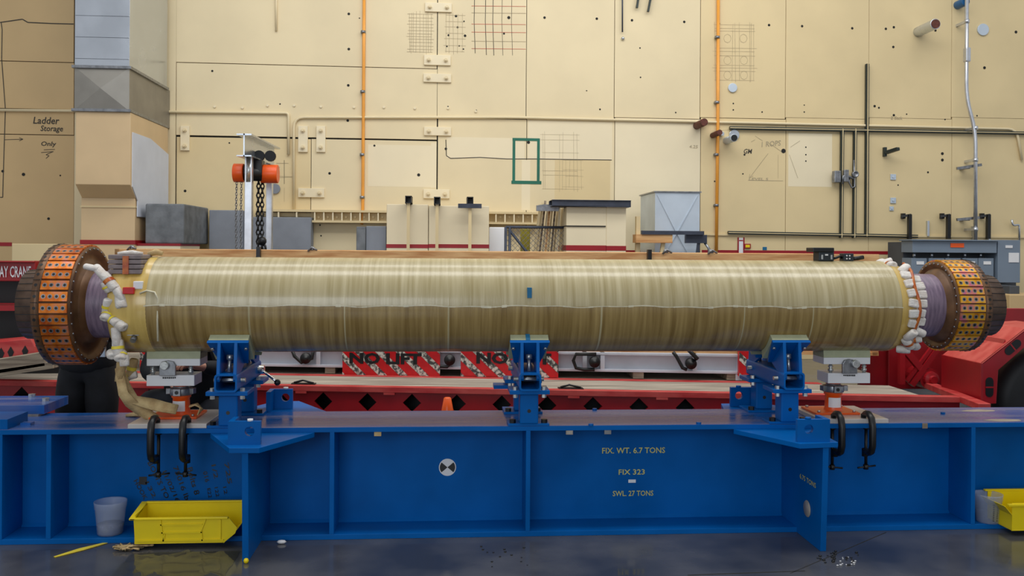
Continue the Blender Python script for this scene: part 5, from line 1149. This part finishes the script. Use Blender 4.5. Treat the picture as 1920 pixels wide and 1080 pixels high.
# floor joints
mb=MB(); a=atZ(1660,998,.0006); b_=atZ(1480,1075,.0006)
mb.add([a,a+Vector((.01,0,0)),b_+Vector((.01,0,0)),b_],[(0,1,2,3)]); a=atZ(1290,1079,.0006); b_=atZ(1510,1071,.0006); mb.add([a,a+Vector((0,.012,0)),b_+Vector((0,.012,0)),b_],[(0,1,2,3)]); struct(mb.build('floor_joint',DARK))

# ================================================================ PEOPLE
def skinmesh(name,chains,m,parent,sub=2,root=0):
    """chains: list of [(pos,radius),...]; shared start points are welded; one continuous skinned surface"""
    vs=[];rs=[];es=[];idx={}
    def vid(p,r):
        k=tuple(round(x,4) for x in p)
        if k not in idx: idx[k]=len(vs); vs.append(Vector(p)); rs.append(r)
        return idx[k]
    for ch in chains:
        ids=[vid(p,r) for p,r in ch]; es+=list(zip(ids[:-1],ids[1:]))
    me=bpy.data.meshes.new(name); me.from_pydata([tuple(v) for v in vs],es,[]); o=bpy.data.objects.new('tmp',me); C.objects.link(o)
    md=o.modifiers.new('s','SKIN'); sv=me.skin_vertices[0].data
    for i,r in enumerate(rs): sv[i].radius=(r[0],r[1]) if isinstance(r,tuple) else (r,r); sv[i].use_root=(i==root)
    md.use_smooth_shade=True
    ss=o.modifiers.new('u','SUBSURF'); ss.levels=sub; ss.render_levels=sub
    bpy.context.view_layer.update(); dg=bpy.context.evaluated_depsgraph_get(); m2=bpy.data.meshes.new_from_object(o.evaluated_get(dg)); bpy.data.objects.remove(o)
    I=WM[parent.name].inverted()
    for v in m2.vertices: v.co=I@v.co
    m2.materials.clear(); m2.materials.append(m)
    for p in m2.polygons: p.use_smooth=True
    o=bpy.data.objects.new(name,m2); C.objects.link(o); o.parent=parent; WM[o.name]=WM[parent.name]; return o
def handchains(w,d,n,s=1):
    """w wrist, d pointing direction, n palm normal"""
    w=Vector(w);d=Vector(d).normalized();n=Vector(n).normalized();sd=d.cross(n)*s; palm=w+d*.045
    ch=[[(w,.024),(palm,(.036,.018))]]
    for k,(off,L) in enumerate(((-.030,.068),(-.010,.078),(.011,.073),(.030,.058))):
        b=w+d*.082+sd*off; ch.append([(palm,(.036,.018)),(b,.010),(b+d*L*.42-n*.012,.009),(b+d*L*.7-n*.032,.0085),(b+d*L*.82-n*.052,.008)])
    t=w+d*.03-sd*.03; ch.append([(palm,(.036,.018)),(t-sd*.012-n*.008,.0115),(t-sd*.022+d*.03-n*.02,.0105),(t-sd*.018+d*.052-n*.034,.009)])
    return ch
def head(parent,body_mat,c,face,hairm,cap=None):
    pass
# standing worker behind the left flange
px=Plane(6.95).pt(165,730).x; gy=6.95
e=E('person',(px,gy,0),'person in black trousers and dark jacket standing behind the left flange','person')
pel=Vector((px,gy,.96)); kn=[Vector((px-.115,gy-.02,.5)),Vector((px+.115,gy-.03,.5))]; an_=[Vector((px-.125,gy+.03,.09)),Vector((px+.125,gy+.02,.09))]
ch_=Vector((px-.01,gy-.06,1.30)); nk=Vector((px-.02,gy-.12,1.49)); hd=Vector((px-.03,gy-.18,1.62)); sh=[Vector((px-.2,gy-.08,1.41)),Vector((px+.18,gy-.08,1.41))]
el=[Vector((px-.24,gy-.12,1.14)),Vector((px+.24,gy-.16,1.14))]; wr=[Vector((px-.14,gy-.36,1.26)),Vector((px+.1,gy-.38,1.22))]
def limbs(extra,hands=True,feet=True):
    body=[[(pel,(.12+extra,.09+extra)),(pel+Vector((0,-.02,.16)),(.115+extra,.09+extra)),(ch_,(.155+extra,.115+extra)),(nk,(.058,.058)),(hd+Vector((0,0,-.06)),(.06,.07)),(hd+Vector((0,0,.02)),(.078,.092)),(hd+Vector((0,.01,.09)),(.06,.07))]]
    for i in (0,1):
        hipx=pel+Vector(((-.095,.095)[i],0,-.06)); body.append([(pel,(.12+extra,.09+extra)),(hipx,.085+extra),((hipx+kn[i])/2,.082+extra),(kn[i],.06+extra),((kn[i]*.6+an_[i]*.4),.056+extra),(an_[i],.042+extra),(an_[i]+Vector((0,-.08,-.035)),.04),(an_[i]+Vector((0,-.18,-.055)),.032)])
        body.append([(ch_,(.155+extra,.115+extra)),(sh[i],.062+extra),((sh[i]+el[i])/2,.05+extra),(el[i],.042+extra),(wr[i],.029+extra)])
    return body
b=limbs(0)
for i in (0,1): b+=handchains(wr[i],(wr[i]-el[i]),(0,.2,1),1 if i==0 else -1)
body=skinmesh('body',b,SKIN,e)
def trou(pel,kn,an_,m,par):
    c=[]
    for i in (0,1):
        hipx=pel+Vector(((-.095,.095)[i],0,-.06)); c.append([(pel+Vector((0,0,.2)),(.17,.14)),(pel+Vector((0,0,.08)),(.175,.15)),(pel,(.185,.155)),(hipx,.145),((hipx+kn[i])/2,.135),(kn[i],.11),((kn[i]*.5+an_[i]*.5),.078),(an_[i]+Vector((0,0,.0)),.068)])
    return skinmesh('trousers',c,m,par)
trou(pel,kn,an_,CLOTHB,e)
c=[[(pel+Vector((0,0,-.12)),(.23,.19)),(pel+Vector((0,-.01,.04)),(.225,.19)),(pel+Vector((0,-.02,.18)),(.20,.175)),(ch_,(.215,.18)),(nk+Vector((0,0,-.03)),(.10,.10))]]
for i in (0,1): c.append([(ch_,(.215,.18)),(sh[i],.105),((sh[i]+el[i])/2,.09),(el[i],.078),(wr[i]*.9+el[i]*.1,.045)])
skinmesh('jacket',c,CLOTHB,e)
def headbits(e,hd,f):
    """f: horizontal facing direction"""
    f=Vector(f).normalized(); r=f.cross(Vector((0,0,1)))
    mb=MB(); M=Matrix.Identity(3)
    mb.ball(hd+Vector((0,0,.055))-f*.012,.1,16,0,(.93,1.05,.85)); mb.build('hair',HAIR,e)
    mb=MB()
    for s in (-1,1): mb.ball(hd+f*.083+r*.03*s+Vector((0,0,.0)),.012,8)
    mb.build('eyes',WHITE,e)
    mb=MB(); mb.ball(hd+f*.095-Vector((0,0,.025)),.016,8,0,(1,1.1,1.4)); 
    for s in (-1,1): mb.ball(hd+r*.083*s,.025,8,0,(.4,.8,1.2))
    mb.build('nose_and_ears',SKIN,e); mb=MB(); mb.ball(hd+f*.085-Vector((0,0,.062)),.018,8,0,(1.4,.5,.4)); mb.build('mouth',GLOVE,e)
headbits(e,hd,(0,-1,0))
mb=MB()
for i in (0,1):
    a=an_[i]; mb.ball((a.x,a.y-.09,.045),.05,12,0,(1.0,2.9,.9)); mb.ball((a.x,a.y+.0,.08),.055,10)
mb.build('shoes',BLACK,e)
mb=MB(); q_=Plane(6.75).pt(191,657); mb.box(q_.x-.02,q_.x+.02,6.76,6.78,q_.z-.05,q_.z+.05); mb.build('badge_card',GALVW,e,.003)
# kneeling worker behind the left jack
p0=Plane(6.85).pt(345,745); px=p0.x; gy=6.85
e=E('person',(px,gy,0),'person in dark jeans crouching behind the left jack with head hidden by the tube','person')
pel=Vector((px+.03,gy+.18,.62)); kn=[Vector((px-.20,gy-.17,.72)),Vector((px+.26,gy-.12,.60))]; an_=[Vector((px-.17,gy+.05,.09)),Vector((px+.24,gy+.2,.09))]
ch_=Vector((px+.06,gy-.0,1.0)); nk=Vector((px+.05,gy-.1,1.2)); hd=Vector((px+.04,gy-.18,1.34)); sh=[Vector((px-.13,gy-.05,1.12)),Vector((px+.26,gy-.05,1.12))]
el=[Vector((px-.2,gy-.2,.9)),Vector((px+.36,gy-.22,.92))]; wr=[Vector((px-.02,gy-.35,.86)),Vector((px+.19,gy-.42,.98))]
b=limbs(0)
for i in (0,1): b+=handchains(wr[i],(wr[i]-el[i]),(0,.2,1),1 if i==0 else -1)
skinmesh('body',b,SKIN,e); trou(pel,kn,an_,JEANS,e)
c=[[(pel+Vector((0,0,-.08)),(.225,.19)),(pel+Vector((0,-.06,.12)),(.215,.19)),(ch_,(.215,.18)),(nk+Vector((0,0,-.03)),(.10,.10))]]
for i in (0,1): c.append([(ch_,(.215,.18)),(sh[i],.105),((sh[i]+el[i])/2,.09),(el[i],.078),(wr[i]*.8+el[i]*.2,.045)])
skinmesh('jacket',c,CLOTHB,e); headbits(e,hd,(0,-1,0))
mb=MB()
for i in (0,1):
    a=an_[i]; mb.ball((a.x,a.y-.09,.045),.05,12,0,(1.0,2.9,.9)); mb.ball((a.x,a.y+.0,.08),.055,10)
mb.build('shoes',BLACK,e)
